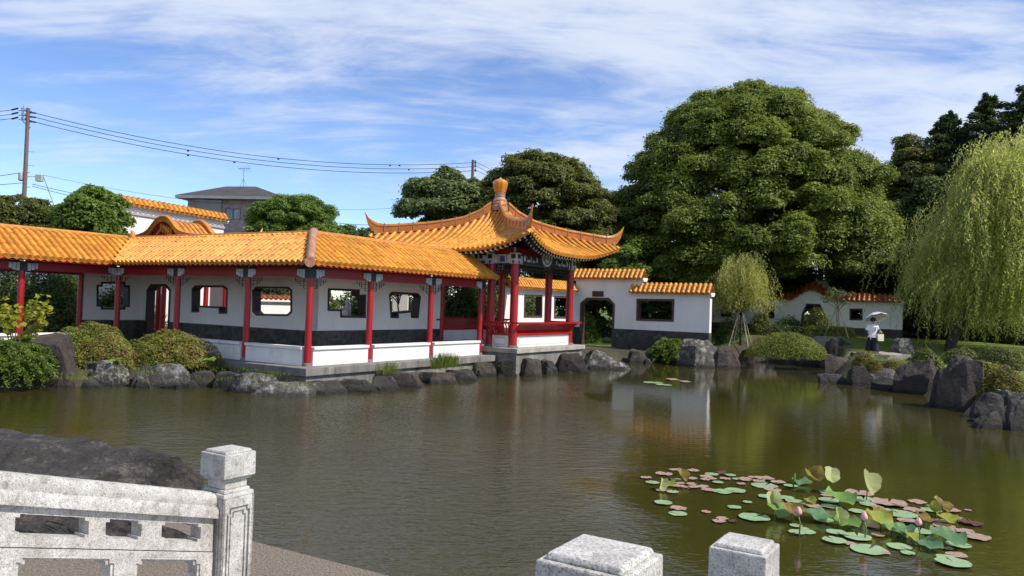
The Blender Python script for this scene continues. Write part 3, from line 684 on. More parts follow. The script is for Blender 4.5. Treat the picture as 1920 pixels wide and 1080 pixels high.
mb = MB(); mb.plate([(.1, FL), (W, FL), (W, STZ), (.1, STZ)], [], P0, D, Ev, -.03, .31); mb.build('stone_base', STONE, wC)
mb = MB(); mb.dbox(-9, -.12, 9.55 + W - .08, 9.55 + W + .08, HB, HB + .3); mb.build('beam', REDD, cor)
# plinth
pl = [(-.6, -.6), (9.05, -.6), (9.05, 2.95), (2.95, 2.95), (2.95, 12.5), (-9, 12.5), (-9, 8.95), (-.6, 8.95)]
mb = MB(); hprism(mb, [tuple(cf(*p)[:2]) for p in pl], FL - .22, FL - .0); mb.build('plinth', CONC, cor, bevel=.015)
pi = [(-.5, -.5), (9.0, -.5), (9.0, 2.85), (2.85, 2.85), (2.85, 12.4), (-8.9, 12.4), (-8.9, 9.05), (-.5, 9.05)]
mb = MB(); hprism(mb, [tuple(cf(*p)[:2]) for p in pi], -.6, FL - .22); mb.build('plinth_footing', CONC, cor)
# ================================================================== PAVILION
PZ = .95; SQ = 4.63; CT = 4.19
pf = lambda d, e, z=0.0: cf(9.63 + d, -1.0 + e, z)
pc = pf(SQ / 2, SQ / 2)
pav = thing('pavilion', pc, 'square red columned pavilion with upswept orange tile roof and bulb finial at the pond edge', 'pavilion')
mb = MB(); o = .55; mb.box(pc + Z * (PZ - .09), D, Ev, Z, SQ / 2 + o, SQ / 2 + o, .09); mb.build('platform', PALE, pav, bevel=.015)
mb = MB(); mb.box(pc + Z * .08, D, Ev, Z, SQ / 2 + o - .1, SQ / 2 + o - .1, .69); mb.build('platform_footing', CONC, pav)
pcol = [(0, 0), (SQ, 0), (SQ, SQ), (0, SQ), (0, 1.08), (0, SQ - 1.08), (SQ, 1.08), (SQ, SQ - 1.08)]
for d, e in pcol: column(pav, pf(d, e), PZ, CT + .02, .158)
# four faces: (corner start, along, outward)
faces = [(pf(0, 0), D, -Ev), (pf(SQ, 0), Ev, D), (pf(SQ, SQ), -D, Ev), (pf(0, SQ), -Ev, -D)]
Hm = [(.0, 6.86), (.3, 6.62), (.6, 6.32), (1.1, 5.99), (2.0, 5.71), (3.16, 5.50), (3.5, 5.43), (3.97, 5.30), (4.3, 5.22)]
def interp(tb, x):
    for (a, b), (c, d) in zip(tb[:-1], tb[1:]):
        if x <= c: return b + (d - b) * (x - a) / (c - a)
    return tb[-1][1]
def gprof(t): return .5 * (1 - (1 - t) ** 3) + .5 * t
def rz(m, x):
    b = 6.9 - 2.21 * gprof(m / 3.55); q = interp(Hm, m) - b; return b + q * min(1, abs(x) / max(m, .01)) ** 3
me_ = lambda x: 3.55 + .42 * (abs(x) / 3.97) ** 2.6
def rpt(fc, m, x, dz=0.0):
    _, al, ou = fc; return pc + ou * m + al * x + Z * (rz(m, x) + dz)
for fi, fc in enumerate(faces):
    ln = []
    for x in np.arange(-3.80, 3.81, .2375): ln.append([rpt(fc, m, x) for m in lin(me_(x), max(abs(x), .3), 12)])
    T, P = tile_rows(ln, fc[1], r=.08)
    ro = T.build('tiled_roof', TILE, pav, smooth=60); P.build('pan_tiles', TILED, ro)
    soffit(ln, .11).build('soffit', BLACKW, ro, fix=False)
    ra, re = MB(), MB()
    for x in np.arange(-3.7, 3.71, .235):
        for (io, dz, hh) in ((.10, -.17, .042), (.55, -.30, .046)):
            m1 = me_(x) - io; m0 = max(abs(x) * .97, m1 - .9)
            if m1 - m0 < .12: continue
            a, b = rpt(fc, m0, x, dz), rpt(fc, m1, x, dz); t = (b - a).normalized(); n = fc[1].cross(t)
            ra.box((a + b) / 2, t, fc[1], n, (b - a).length / 2, hh, hh); re.box(b + t * .006, t, fc[1], n, .006, hh * .96, hh * .96)
    rr = ra.build('rafters', PGREEN, ro); re.build('rafter_trim', mat('white_paint', (.78, .78, .76), .6, .1), rr)
# hip ridges with upswept horns
top_t = [(.28, 7.02), (.6, 6.66), (1.1, 6.31), (1.6, 6.13), (2.2, 5.98), (3.16, 5.82), (3.45, 5.79), (3.65, 5.83), (3.8, 5.93), (3.92, 6.07), (4.02, 6.26)]
for a, b in ((faces[0], faces[1]), (faces[1], faces[2]), (faces[2], faces[3]), (faces[3], faces[0])):
    dg = (a[2] + b[2]); lat = Z.cross(dg).normalized(); mb = MB(); vs = []; st = []
    for m, zt in top_t:
        zb = interp(Hm, m) - .05 if m < 3.7 else {3.8: 5.47, 3.92: 5.74, 4.02: 6.2}[m]
        wd = .105 if m < 3.4 else max(.018, .105 - (m - 3.4) * .14)
        st.append((m, zb, zt, wd))
    for m, zb, zt, wd in st:
        c = pc + dg * m
        for ww, zz in ((wd, zb), (wd, zb + (zt - zb) * .72), (wd * 1.25, zb + (zt - zb) * .74), (wd * 1.2, zb + (zt - zb) * .86), (wd * .7, zt)): vs.append(c + lat * ww + Z * zz)
        for ww, zz in ((wd * .7, zt), (wd * 1.2, zb + (zt - zb) * .86), (wd * 1.25, zb + (zt - zb) * .74), (wd, zb + (zt - zb) * .72), (wd, zb)): vs.append(c - lat * ww + Z * zz)
    n = 10; fs = [(i * n + k, i * n + (k + 1) % n, (i + 1) * n + (k + 1) % n, (i + 1) * n + k) for i in range(len(st) - 1) for k in range(n)]
    fs += [tuple(range(n)), tuple(range((len(st) - 1) * n, len(st) * n))]; mb.add(vs, fs)
    hr = mb.build('hip_ridge', RIDGE, pav, smooth=35)
    mb = MB()
    for q in np.arange(.5, 3.5, .42):
        c = pc + dg * q + Z * (interp(top_t, q) - .13); mb.box(c, lat, dg.normalized(), Z, .128, .012, .17)
    mb.build('ridge_seam', HIPT, hr)
    if a is faces[0] or b is faces[0]:
        mb = MB()
    mb = MB(); c = pc + dg * 3.70 + Z * 5.42; mb.box(c, dg.normalized(), lat, Z, .06, .11, .09); mb.build('horn_block', HIPT, hr, bevel=.01)
mb = MB(); mb.lathe(pc, [(.34, 6.62), (.36, 6.80), (.31, 6.86), (.33, 6.95), (.29, 7.0), (.31, 7.08), (.25, 7.13), (.21, 7.2), (.23, 7.27), (.21, 7.30), (.24, 7.36), (.2, 7.4)], 20); fo = mb.build('finial', mat('banded_brown_tile', (.26, .12, .06), .5, .6, 11, col2=(.42, .30, .22)), pav, smooth=40)
mb = MB(); mb.lathe(pc, [(.2, 7.39), (.24, 7.42), (.285, 7.6), (.325, 7.78), (.33, 7.84), (.30, 7.9), (.19, 7.97), (.07, 8.01), (.03, 8.05), (.01, 8.08)], 10); mb.build('finial_bulb', mat('glazed_bulb', (.60, .22, .02), .25, .2, 4, coat=.3), fo, smooth=30)
# frieze, lattice and ceiling
WP = mat('white_paint', (.78, .78, .76)); ba = [(0, 2.315, SQ), ]
mb = MB(); mb.box(pc + Z * 4.9, D, Ev, Z, SQ / 2 - .2, SQ / 2 - .2, .03); mb.build('ceiling', PGREEN, pav)
for fi, (c0, al, ou) in enumerate(faces):
    stops = [0, SQ] if fi in (0, 2) else [0, 1.08, SQ - 1.08, SQ]
    for s0, s1 in zip(stops[:-1], stops[1:]):
        a, b = c0 + al * (s0 + .15), c0 + al * (s1 - .15); Lb = (b - a).length
        bm_ = beam(a, b, CT + .03, CT + .40, .2, PGREEN, 'frieze_beam', pav)
        w1, bl, rd = MB(), MB(), MB(); mid = (a + b) / 2
        if Lb < 1.5:
            w1.box(mid + ou * .103 + Z * (CT + .215), al, ou, Z, Lb * .46, .004, .165); bl.box(mid + ou * .108 + Z * (CT + .2), al, ou, Z, .12, .003, .12)
            for sg in (-1, 1): rd.box(mid + al * (sg * .2) + ou * .108 + Z * (CT + .215), al, ou, Z, .012, .003, .15)
        else:
            # half-round painted cloth panel in the middle, scroll patches at both ends
            an = [math.pi + math.pi * k / 14 for k in range(15)]; rr = .46
            w1.plate([(rr * math.cos(t), .46 + CT + rr * .95 * math.sin(t)) for t in an], [], mid, al, ou, .103, .112)
            bl.plate([(rr * .62 * math.cos(t), .40 + CT + rr * .62 * math.sin(t)) for t in an], [], mid, al, ou, .113, .117)
            w1.plate([(rr * .5 * math.cos(t), .39 + CT + rr * .5 * math.sin(t)) for t in an], [], mid, al, ou, .118, .122)
            for sg in (-1, 1):
                for k, (q, hh, ww) in enumerate(((Lb * .46, .16, .04), (Lb * .41, .11, .07), (Lb * .345, .05, .11), (Lb * .30, .12, .03), (Lb * .25, .045, .09), (Lb * .19, .09, .05))): w1.box(mid + al * (sg * q) + ou * .103 + Z * (CT + .2 + (.05 if k % 2 else -.03)), al, ou, Z, ww, .004, hh)
                rd.box(mid + al * (sg * Lb * .375) + ou * .104 + Z * (CT + .215), al, ou, Z, .03, .003, .15)
        w1.build('painted_panel', PGREY, bm_); bl.build('painted_panel', PBLUE if Lb < 1.5 else PGREEN, bm_); rd.build('painted_stripe', RED, bm_)
        beam(a, b, CT + .41, CT + .66, .14, REDD, 'upper_beam', pav)
        la = MB(); zt, zb = CT + .0, CT - .38
        if Lb > .6:
            drop = (lambda u: zb if (u < .7 or Lb - u < .7) else zb + .14) if Lb > 2 else (lambda u: zb)
            la.box(mid + Z * zt, al, ou, Z, Lb / 2, .018, .014)
            u = .06; q = 0
            while u < Lb - .03:
                z_ = drop(u) + (.07 if q % 2 else 0); la.box(a + al * u + Z * ((zt + z_) / 2), al, ou, Z, .012, .014, (zt - z_) / 2); u += .115; q += 1
            for zz in (.33, .62): la.box(mid + Z * (zt - .38 * zz), al, ou, Z, Lb / 2, .013, .011)
            for sg in (-1, 1): la.box(mid + al * (sg * (Lb / 2 - .33)) + Z * (zb + .01), al, ou, Z, .33, .014, .012)
            la.build('hanging_lattice', BLACKW, pav)
for d, e in pcol:
    mb = MB(); mb.box(pf(d, e, CT + .23), D, Ev, Z, .17, .17, .21); hd = mb.build('column_head', PGREY, pav, bevel=.02)
    mb = MB()
    for ax, ay in ((D, Ev), (Ev, D)):
        for sg in (-1, 1): mb.box(pf(d, e, CT + .30) + ay * (sg * .172), ax, ay, Z, .10, .004, .085); mb.box(pf(d, e, CT + .09) + ay * (sg * .172), ax, ay, Z, .045, .004, .045)
    mb.build('head_trim', BLACKW, hd)
# leaning bench rails over white panels
def bench(a, b, ou):
    al = (b - a).normalized(); Lb = (b - a).length; m = (a + b) / 2
    mb = MB(); mb.box(m + Z * (PZ + .235), al, ou, Z, Lb / 2 - .17, .09, .235); p = mb.build('bench_panel', WHITED, pav, bevel=.02)
    mb = MB(); s, hh = Lb / 2 - .24, .15
    for k, rr in ((0, .0), (1, .035)):
        o_ = [(-s + rr + .06, PZ + .08 + rr), (s - rr - .06, PZ + .08 + rr), (s - rr, PZ + .14 + rr), (s - rr, PZ + .34 - rr), (s - rr - .06, PZ + .40 - rr), (-s + rr + .06, PZ + .40 - rr), (-s + rr, PZ + .34 - rr), (-s + rr, PZ + .14 + rr)]
        mb.plate(o_, [inset(o_, .012)], m, al, ou, .088, .094)
    mb.build('panel_moulding', mat('grey_moulding', (.33, .32, .29), .8, .3), p)
    mb = MB(); mb.box(m + Z * (PZ + .515), al, ou, Z, Lb / 2 - .02, .17, .04); mb.box(m + ou * .40 + Z * (PZ + .965), al, ou, Z, Lb / 2 + .36, .05, .035)
    n = int(Lb / .095)
    for i in range(n):
        u = -Lb / 2 + .06 + (Lb - .12) * i / max(1, n - 1); k = u / (Lb / 2); pts = []
        for v, oo in ((.0, .10), (.35, .13), (.7, .24), (1.0, .40)): pts.append(m + al * (u + k * .28 * max(0, v - .2)) + ou * oo + Z * (PZ + .54 + .42 * v))
        for p0_, p1_ in zip(pts[:-1], pts[1:]):
            t = (p1_ - p0_); mb.box((p0_ + p1_) / 2, al, t.normalized(), al.cross(t.normalized()), .02, t.length / 2 + .008, .02)
    mb.build('bench_railing', RED, pav)
bench(pf(0, 0), pf(SQ, 0), -Ev); bench(pf(0, 1.08), pf(0, 0), -D); bench(pf(0, SQ), pf(0, SQ - 1.08), -D); bench(pf(SQ, SQ), pf(0, SQ), Ev); bench(pf(SQ, 0), pf(SQ, 1.08), D); bench(pf(SQ, SQ - 1.08), pf(SQ, SQ), D)
# ================================================================== GARDEN WALLS
J = Vector((3.54, 43.0, 0)); G = -Ev
def coping(par, P0, ax, s0, s1, zf, hwid=.42, rise=.46, sp=.262, tm=TILE, wh=WHITE, thick=.3):
    """double-pitched tile coping over white cornice steps; zf(s) = height of the wall top"""
    nn = Z.cross(ax); ln = []
    for s in np.arange(s0 + .05, s1 - .02, sp):
        z = zf(s) + .16; ln.append([Vector(P0) + ax * s + nn * o + Z * (z + rise - (math.sqrt(o * o + .006) - .077) * rise / (hwid - .07)) for o in lin(-hwid, hwid, 12)])
    T, P = tile_rows(ln, ax, r=.082, step=.2, both=True); t = T.build('tile_coping', tm, par, smooth=60); P.build('pan_tiles', TILED if tm is TILE else TILEB, t)
    mb = MB(); ss_ = [s0 + (s1 - s0) * i / 40 for i in range(41)]
    for h0, h1, ww in ((-.02, .055, thick / 2 + .06), (.055, .17, thick / 2 + .14)):
        mb.plate([(s, zf(s) + h0) for s in ss_] + [(s, zf(s) + h1) for s in reversed(ss_)], [], P0, ax, nn, -ww, ww)
    mb.build('cornice', wh, par)
    return t
# side wall with two windows, running back from the pavilion to the gate wall
sw = thing('garden_wall', J - D * 4, 'sunlit white wall with two dark windows and orange tile coping seen through the pavilion', 'wall')
P0 = J - D * 7.4; h1 = onw([(982.8, 552), (1016.5, 553), (1016, 595.3), (982, 595)], P0, D); h2 = onw([(1039, 555), (1073, 556), (1073, 597), (1038.5, 596.5)], P0, D)
mb = MB(); mb.plate([(0, 1.51), (7.4, 1.51), (7.4, 3.34), (0, 3.34)], [h1, h2], P0, D, Ev, 0, .3); b_ = mb.build('wall_body', WHITE, sw)
for h in (h1, h2): frame(h, P0, D, Ev, 'window_frame', b_, FRAMEB, .09, -.03, .33)
mb = MB(); mb.plate([(0, -.1), (7.4, -.1), (7.4, 1.51), (0, 1.51)], [], P0, D, Ev, -.03, .33); mb.build('stone_base', DSTONE, sw)
coping(sw, P0 + Ev * .15, D, 0, 7.35, lambda s: 3.34)
# gate wall
gw = thing('gate_wall', J + G * 3.8, 'white garden wall with an octagonal gateway and a dark framed window under stepped orange coping', 'wall')
go = onw([(1088.3, 568.3), (1100, 558), (1142, 558.3), (1153, 570.5)], J, G); ga, gb = go[0][0], go[3][0]
gwin = onw([(1193.7, 560), (1264.8, 560.7), (1263.3, 603.4), (1193, 601.2)], J, G)
nG = Z.cross(G); nG = nG if nG.y > 0 else -nG; GE = 7.57; GH = 3.92
mb = MB(); mb.plate([(0, 1.51), (ga, 1.51)] + go + [(gb, 1.51), (GE, 1.51), (GE, 3.36), (GH, 3.36), (GH, 4.08), (0, 4.08)], [gwin], J, G, nG, 0, .34); b_ = mb.build('wall_body', WHITE, gw)
frame(gwin, J, G, nG, 'window_frame', b_, FRAMEB, .11, -.03, .37)
gp = [(ga, .35)] + go + [(gb, .35)]; frame(gp, J, G, nG, 'gate_frame', b_, FRAMEB, .12, -.03, .37)
mb = MB(); mb.plate([(.02, .0), (ga, .0), (ga, 1.51), (.02, 1.51)], [], J, G, nG, -.03, .37); mb.plate([(gb, -.1), (GE, -.1), (GE, 1.51), (gb, 1.51)], [], J, G, nG, -.03, .37); mb.build('stone_base', DSTONE, gw)
mb = MB(); q = onw([(1111.3, 545.8), (1131.7, 546), (1131.7, 556.2), (1111.3, 556)], J, G); mb.plate([(p[0], p[1]) for p in q], [], J, G, nG, -.05, -.002); pq = mb.build('plaque', FRAME, gw)
mb = MB(); s0, s1 = q[0][0], q[1][0]; zc = sum(p[1] for p in q) / 4
for k in range(4):
    c = s0 + (s1 - s0) * (k + .5) / 4
    for dx, dz, w_, h_ in ((0, .05, .05, .009), (0, -.01, .06, .009), (0, -.06, .045, .009), (0, .0, .009, .075), (.03, -.03, .009, .035)): mb.box(J + G * (c + dx) + Z * (zc + dz) - nG * .053, G, nG, Z, w_, .003, h_)
mb.build('carved_lettering', mat('worn_grey_paint', (.10, .085, .07), .7), pq)
mo = J + nG * .17
coping(gw, mo, G, -.1, GH + .1, lambda s: 4.08, thick=.34); coping(gw, mo, G, 3.3, GE + .1, lambda s: 3.36, thick=.34)
mb = MB(); mb.box(J + G * (ga + gb) * .5 + nG * .1 + Z * .40, G, nG, Z, (gb - ga) / 2 + .1, .5, .12); mb.build('threshold', CONC, gw, bevel=.02)
# far wall with the cloud-shaped rise
A0 = Vector((15.85, 48.5, 0)); bw = thing('garden_wall', A0, 'distant white wall with russet tile coping rising in an arch over its gateway', 'wall')
s0_, s1_ = gpl(1483, 566, A0, G)[0], gpl(1563, 570, A0, G)[0]; sm = (s0_ + s1_) / 2; sh = (s1_ - s0_) / 2
bump = lambda s: 3.36 + (.62 * math.cos(math.pi / 2 * max(-1, min(1, (s - sm) / sh))) ** 1.5 if abs(s - sm) < sh else 0)
ss2 = lin(-6.0, 7.7, 60)
bg_ = onw([(1503, 590), (1512, 569), (1538, 570), (1548, 592)], A0, G); ga2, gb2 = bg_[0][0], bg_[3][0]
bh = [onw(p, A0, G) for p in ([(1431, 574), (1452, 574), (1452, 597), (1431, 597)], [(1593, 578.5), (1617.5, 578.5), (1617.5, 600.5), (1593, 600.5)], [(1352, 572), (1372, 572), (1372, 594), (1352, 594)])]
mb = MB(); mb.plate([(-6, .9), (ga2, .9)] + bg_ + [(gb2, .9), (7.7, .9)] + [(s, bump(s)) for s in reversed(ss2)], bh, A0, G, nG, 0, .3); b_ = mb.build('wall_body', WHITE, bw)
for h in bh: frame(h, A0, G, nG, 'window_frame', b_, FRAME, .09, -.03, .33)
frame([(ga2, .9)] + bg_ + [(gb2, .9)], A0, G, nG, 'gate_frame', b_, FRAME, .1, -.03, .33)
mb = MB(); mb.plate([(-6, .3), (ga2, .3), (ga2, 1.9), (-6, 1.9)], [], A0, G, nG, -.03, .33); mb.plate([(gb2, .3), (7.7, .3), (7.7, 1.9), (gb2, 1.9)], [], A0, G, nG, -.03, .33); mb.build('stone_base', DSTONE, bw)
coping(bw, A0 + nG * .15, G, -6, 7.75, bump, tm=TILEB, rise=.4, sp=.27)
for o_ in (sw, gw, bw): o_['kind'] = 'thing'
# ================================================================== BUILDINGS BEHIND
# tall white hall wall with russet-orange coping
HP = Vector((-17.6, 34, 0))
hall = thing('hall', HP + D * 3, 'tall bright white hall wall with orange tile edge behind the left trees', 'building')
hz = lambda s: 6.42 - .03 * s
mb = MB(); mb.plate([(-.9, .4), (5.75, .4), (5.75, hz(5.75)), (-.9, hz(-.9))], [], HP, D, Ev, 0, 3.5); b_ = mb.build('wall', WHITE, hall)
mb = MB(); mb.plate([(-.9, hz(-.9) - .30), (5.78, hz(5.75) - .30), (5.78, hz(5.75) - .2), (-.9, hz(-.9) - .2)], [], HP, D, Ev, -.07, 0); mb.build('string_course', mat('mauve_trim', (.42, .36, .36), .8), b_)
coping(hall, HP + Ev * .15, D, -.9, 5.95, hz, hwid=.36, rise=.34, sp=.255)
# entrance gate roof: rolled ridge and S-curved verge bands
ER = Vector(gy(310, 404, 31)); ez = ER.z - .22
gate = thing('gate_hall', Vector((ER.x, ER.y, .5)) + D * .7, 'ornate small orange gate roof with two wavy verge bands and a crimson gable', 'building')
eprof = [(0, 0), (.2, -.01), (.42, -.10), (.7, -.32), (.94, -.52), (1.2, -.63), (1.6, -.71), (2.3, -.80), (3.2, -.86)]
eb = Vector((ER.x, ER.y, ez))
def el(s, sg): return [eb + D * s + G * (sg * o) + Z * z for o, z in eprof]
full = lambda s: [p for p in reversed(el(s, 1))] + el(s, -1)[1:]
lnn = [full(s) for s in np.arange(.0, 1.56, .22)]
T, P = tile_rows(lnn, D, r=.08, both=True); t = T.build('tiled_roof', TILE, gate, smooth=60); P.build('pan_tiles', TILED, t)
for s in (-.06, 1.55):
    mb = MB(); vs = []; f_ = full(s); 
    for p in f_:
        for a, b in ((-.07, -.05), (-.07, .12), (-.10, .13), (-.10, .19), (0, .23), (.10, .19), (.10, .13), (.07, .12), (.07, -.05)): vs.append(p + D * a + Z * b)
    n = 9; mb.add(vs, [(i * n + k, i * n + (k + 1) % n, (i + 1) * n + (k + 1) % n, (i + 1) * n + k) for i in range(len(f_) - 1) for k in range(n)] + [tuple(range(n)), tuple(range((len(f_) - 1) * n, len(f_) * n))])
    mb.build('verge_band', RIDGE, gate, smooth=40)
mb = MB(); prof2 = [(o, z) for o, z in eprof if o < 1.3]
gl = [(o, ez + z + .02) for o, z in prof2] + [(1.2, ez - 1.0), (-1.2, ez - 1.0)] + [(-o, ez + z + .02) for o, z in reversed(prof2[1:])]
mb.plate(gl, [], eb * 1 - Z * eb.z, G, D, -.05, 1.5); mb.build('gable', mat('crimson_gable', (.20, .012, .03), .6, .4, 4), gate)
mb = MB()
for k in range(5): mb.box(eb - D * .13 + G * (-.05 + .16 * k) + Z * (-.28 - .05 * k), G, D, Z, .05, .02, .16)
mb.tube([eb - D * .14 + G * -.3 + Z * -.55, eb - D * .14 + G * .1 - Z * .25, eb - D * .14 + G * .5 - Z * .5], .05, 6); mb.build('gable_ornament', RIDGE, gate)
mb = MB(); c = Vector(gy(300, 580, 32.9)); c.z = 1.55; mb.box(c, Vector((1, .2, 0)).normalized(), Vector((-.2, 1, 0)).normalized(), Z, .09, .03, 1.0); mb.build('door_leaf', RED, gate)
for q_, y_ in ((306, 32.4), (385, 32.8), (421, 33.0), (296, 32.6)):
    c = Vector(gy(q_, 580, y_)); c.z = 0; mb = MB(); mb.lathe(c, [(.1, .5), (.1, ez - .8)], 12); mb.build('column', RED, gate, smooth=50)
mb = MB(); c = Vector(gy(487, 440, 31.5)); mb.tube([c - Z * .2 - D * .15, c + Z * .02, c + Z * .12 + D * .06, c + Z * .28 + D * .14], [.1, .08, .05, .012], 8); mb.build('ridge_horn', RIDGE, gate, smooth=60)
# brick house with a grey hip roof
HX0, HX1 = gy(352, 380, 58), gy(516, 386, 57.2); hx = (HX1 - HX0); hx.z = 0; HLn = hx.length; hx.normalize(); hn = Z.cross(hx); hn = hn if hn.y > 0 else -hn
HB0 = Vector((HX0.x, HX0.y, 0)); HZ = 9.75
house = thing('brick_house', HB0 + hx * HLn / 2, 'pale brick house with dark grey hip roof beyond the white hall', 'house')
BRK = mat('pale_brick', (.36, .27, .24), .85, .3, 8, bump=.3)
def brick():
    m, nt, N, L = nodes('pale_brick_wall'); out = N.new('ShaderNodeOutputMaterial'); p = N.new('ShaderNodeBsdfPrincipled'); L.new(p.outputs[0], out.inputs[0]); p.inputs['Roughness'].default_value = .9
    tc = N.new('ShaderNodeTexCoord'); mp = N.new('ShaderNodeMapping'); mp.inputs['Rotation'].default_value = (R_(90), 0, 0); L.new(tc.outputs['Object'], mp.inputs[0])
    b = N.new('ShaderNodeTexBrick'); b.inputs['Scale'].default_value = 1.6; b.inputs['Color1'].default_value = (.30, .21, .185, 1); b.inputs['Color2'].default_value = (.42, .33, .30, 1); b.inputs['Mortar'].default_value = (.36, .31, .29, 1); b.inputs['Mortar Size'].default_value = .012
    L.new(mp.outputs[0], b.inputs['Vector']); L.new(b.outputs['Color'], p.inputs['Base Color']); return m
h1 = onw([(421.5, 389.5), (451.5, 391), (451.5, 413), (421.5, 412)], HB0, hx)
mb = MB(); mb.plate([(0, 0), (HLn, 0), (HLn, HZ), (0, HZ)], [h1], HB0, hx, hn, 0, .25); mb.plate([(0, 0), (HLn, 0), (HLn, HZ), (0, HZ)], [], HB0 + hn * 7.5, hx, hn, 0, .25)
mb.plate([(.25, 0), (7.5, 0), (7.5, HZ), (.25, HZ)], [], HB0, hn, -hx, -.25, 0); mb.plate([(.25, 0), (7.5, 0), (7.5, HZ), (.25, HZ)], [], HB0 + hx * HLn, hn, hx, -.25, 0)
b_ = mb.build('wall', brick(), house)
fr_ = frame(h1, HB0, hx, hn, 'window', house, mat('grey_window_metal', (.16, .17, .17), .4), .06, -.02, .12)
mb = MB(); xs = [p[0] for p in h1]; zs_ = [p[1] for p in h1]; mb.plate([(min(xs), min(zs_)), (max(xs), min(zs_)), (max(xs), max(zs_)), (min(xs), max(zs_))], [], HB0, hx, hn, .06, .08)
mb.build('pane', mat('window_glass', (.10, .12, .13), .08, .5, 1.5, col2=(.45, .47, .46)), fr_)
mb = MB(); xm = (min(xs) + max(xs)) / 2; mb.plate([(xm - .04, min(zs_)), (xm + .04, min(zs_)), (xm + .04, max(zs_)), (xm - .04, max(zs_))], [], HB0, hx, hn, -.0, .05); mb.build('mullion', mat('grey_window_metal', (.16, .17, .17)), fr_)
q = onw([(370, 377), (416, 379), (416, 400), (370, 399)], HB0, hx); mb = MB(); mb.plate(q, [], HB0, hx, hn, -.12, -.003); sb = mb.build('shutter_box', mat('grey_shutter', (.30, .30, .28), .7, .1), house)
mb = MB(); mb.plate([(q[0][0] - .08, q[0][1] - .02), (q[1][0] + .08, q[1][1] - .02), (q[1][0] + .08, q[1][1] + .1), (q[0][0] - .08, q[0][1] + .1)], [], HB0, hx, hn, -.2, -.12); mb.build('shutter_hood', mat('pale_trim', (.45, .44, .42), .6), sb)
ov = .65; ez0 = HZ - .02
c4 = [HB0 + hx * -ov + hn * -ov, HB0 + hx * (HLn + ov) + hn * -ov, HB0 + hx * (HLn + ov) + hn * (7.75 + ov), HB0 + hx * -ov + hn * (7.75 + ov)]
rl, rr_ = Vector(gy(424, 349.5, 62)), Vector(gy(480, 352, 61.5)); rr_.z = rl.z
mb = MB(); V = [c + Z * (ez0 + .22) for c in c4] + [rl, rr_]; mb.add(V, [(0, 1, 5, 4), (1, 2, 5), (2, 3, 4, 5), (3, 0, 4)])
mb.build('roof', mat('grey_slate', (.060, .055, .052), .8, .4, 1.2, bump=.4, bs=8), house)
mb = MB(); mb.add([c + Z * ez0 for c in c4] + [c + Z * (ez0 + .21) for c in c4], [(0, 1, 2, 3), (0, 1, 5, 4), (1, 2, 6, 5), (2, 3, 7, 6), (3, 0, 4, 7)]); mb.build('fascia', mat('pale_fascia', (.34, .34, .34), .5), house)
an = Vector(gy(456, 350, 61.7)); at_ = Vector(gy(457.5, 316, 61.7))
ant = thing('tv_antenna', an, 'thin tv antenna mast on the grey house roof', 'antenna')
MET = mat('dull_metal', (.22, .22, .23), .45, .3, 3, metal=.6)
mb = MB(); mb.tube([an - Z * .2, at_], .022, 6)
for k in (-1, 1): mb.tube([an + hx * (.3 * k) - Z * .05, an.lerp(at_, .45)], .012, 4)
mb.build('mast', MET, ant)
mb = MB(); a, b = at_ - hx * .45, at_ + hx * .5; mb.tube([a, b], .018, 5)
for k in range(7): c = a.lerp(b, k / 6); mb.tube([c - Z * (.10 + .03 * k), c + Z * (.10 + .03 * k)], .012, 4)
mb.build('aerial', MET, ant)
# white peaked building glimpsed behind the arched wall, with a dark banded shaft in front of it
pk = Vector(gy(1543, 560, 51.8)); pk.z = 0
peak = thing('white_building', pk, 'white gabled building with grey banded chimney glimpsed behind the arched wall', 'building')
gz_ = lambda px, py: gpl(px, py, pk, hx0)
hx0 = Vector((1, -.25, 0)).normalized()
prof = [gz_(*p) for p in ((1517, 545), (1525, 535), (1532, 526), (1547, 526), (1555, 535), (1563, 546), (1572, 560))]
mb = MB(); mb.plate([(prof[0][0] - .3, 3.2)] + prof + [(prof[-1][0] + .3, 3.2)], [], pk, hx0, Z.cross(hx0), 0, 2.5); mb.build('gable', WHITE, peak)
mb = MB(); s0, z0_ = gz_(1533, 526); s1, z1_ = gz_(1547, 492); c = pk + hx0 * (s0 + s1) / 2 + Z.cross(hx0) * .25
hw_ = (s1 - s0) / 2; mb.box(c + Z * (z0_ + z1_ - .3) / 2, hx0, Z.cross(hx0), Z, hw_ * .75, hw_ * .75, (z1_ - z0_ + .3) / 2)
for k in range(3): mb.box(c + Z * (z1_ + .02 + k * .17), hx0, Z.cross(hx0), Z, hw_ * (1.05 - .1 * (k == 2)), hw_, .045); mb.box(c + Z * (z1_ + .1 + k * .17), hx0, Z.cross(hx0), Z, hw_ * .8, hw_ * .8, .05)
mb.build('chimney', mat('grey_render', (.16, .165, .17), .8), peak)
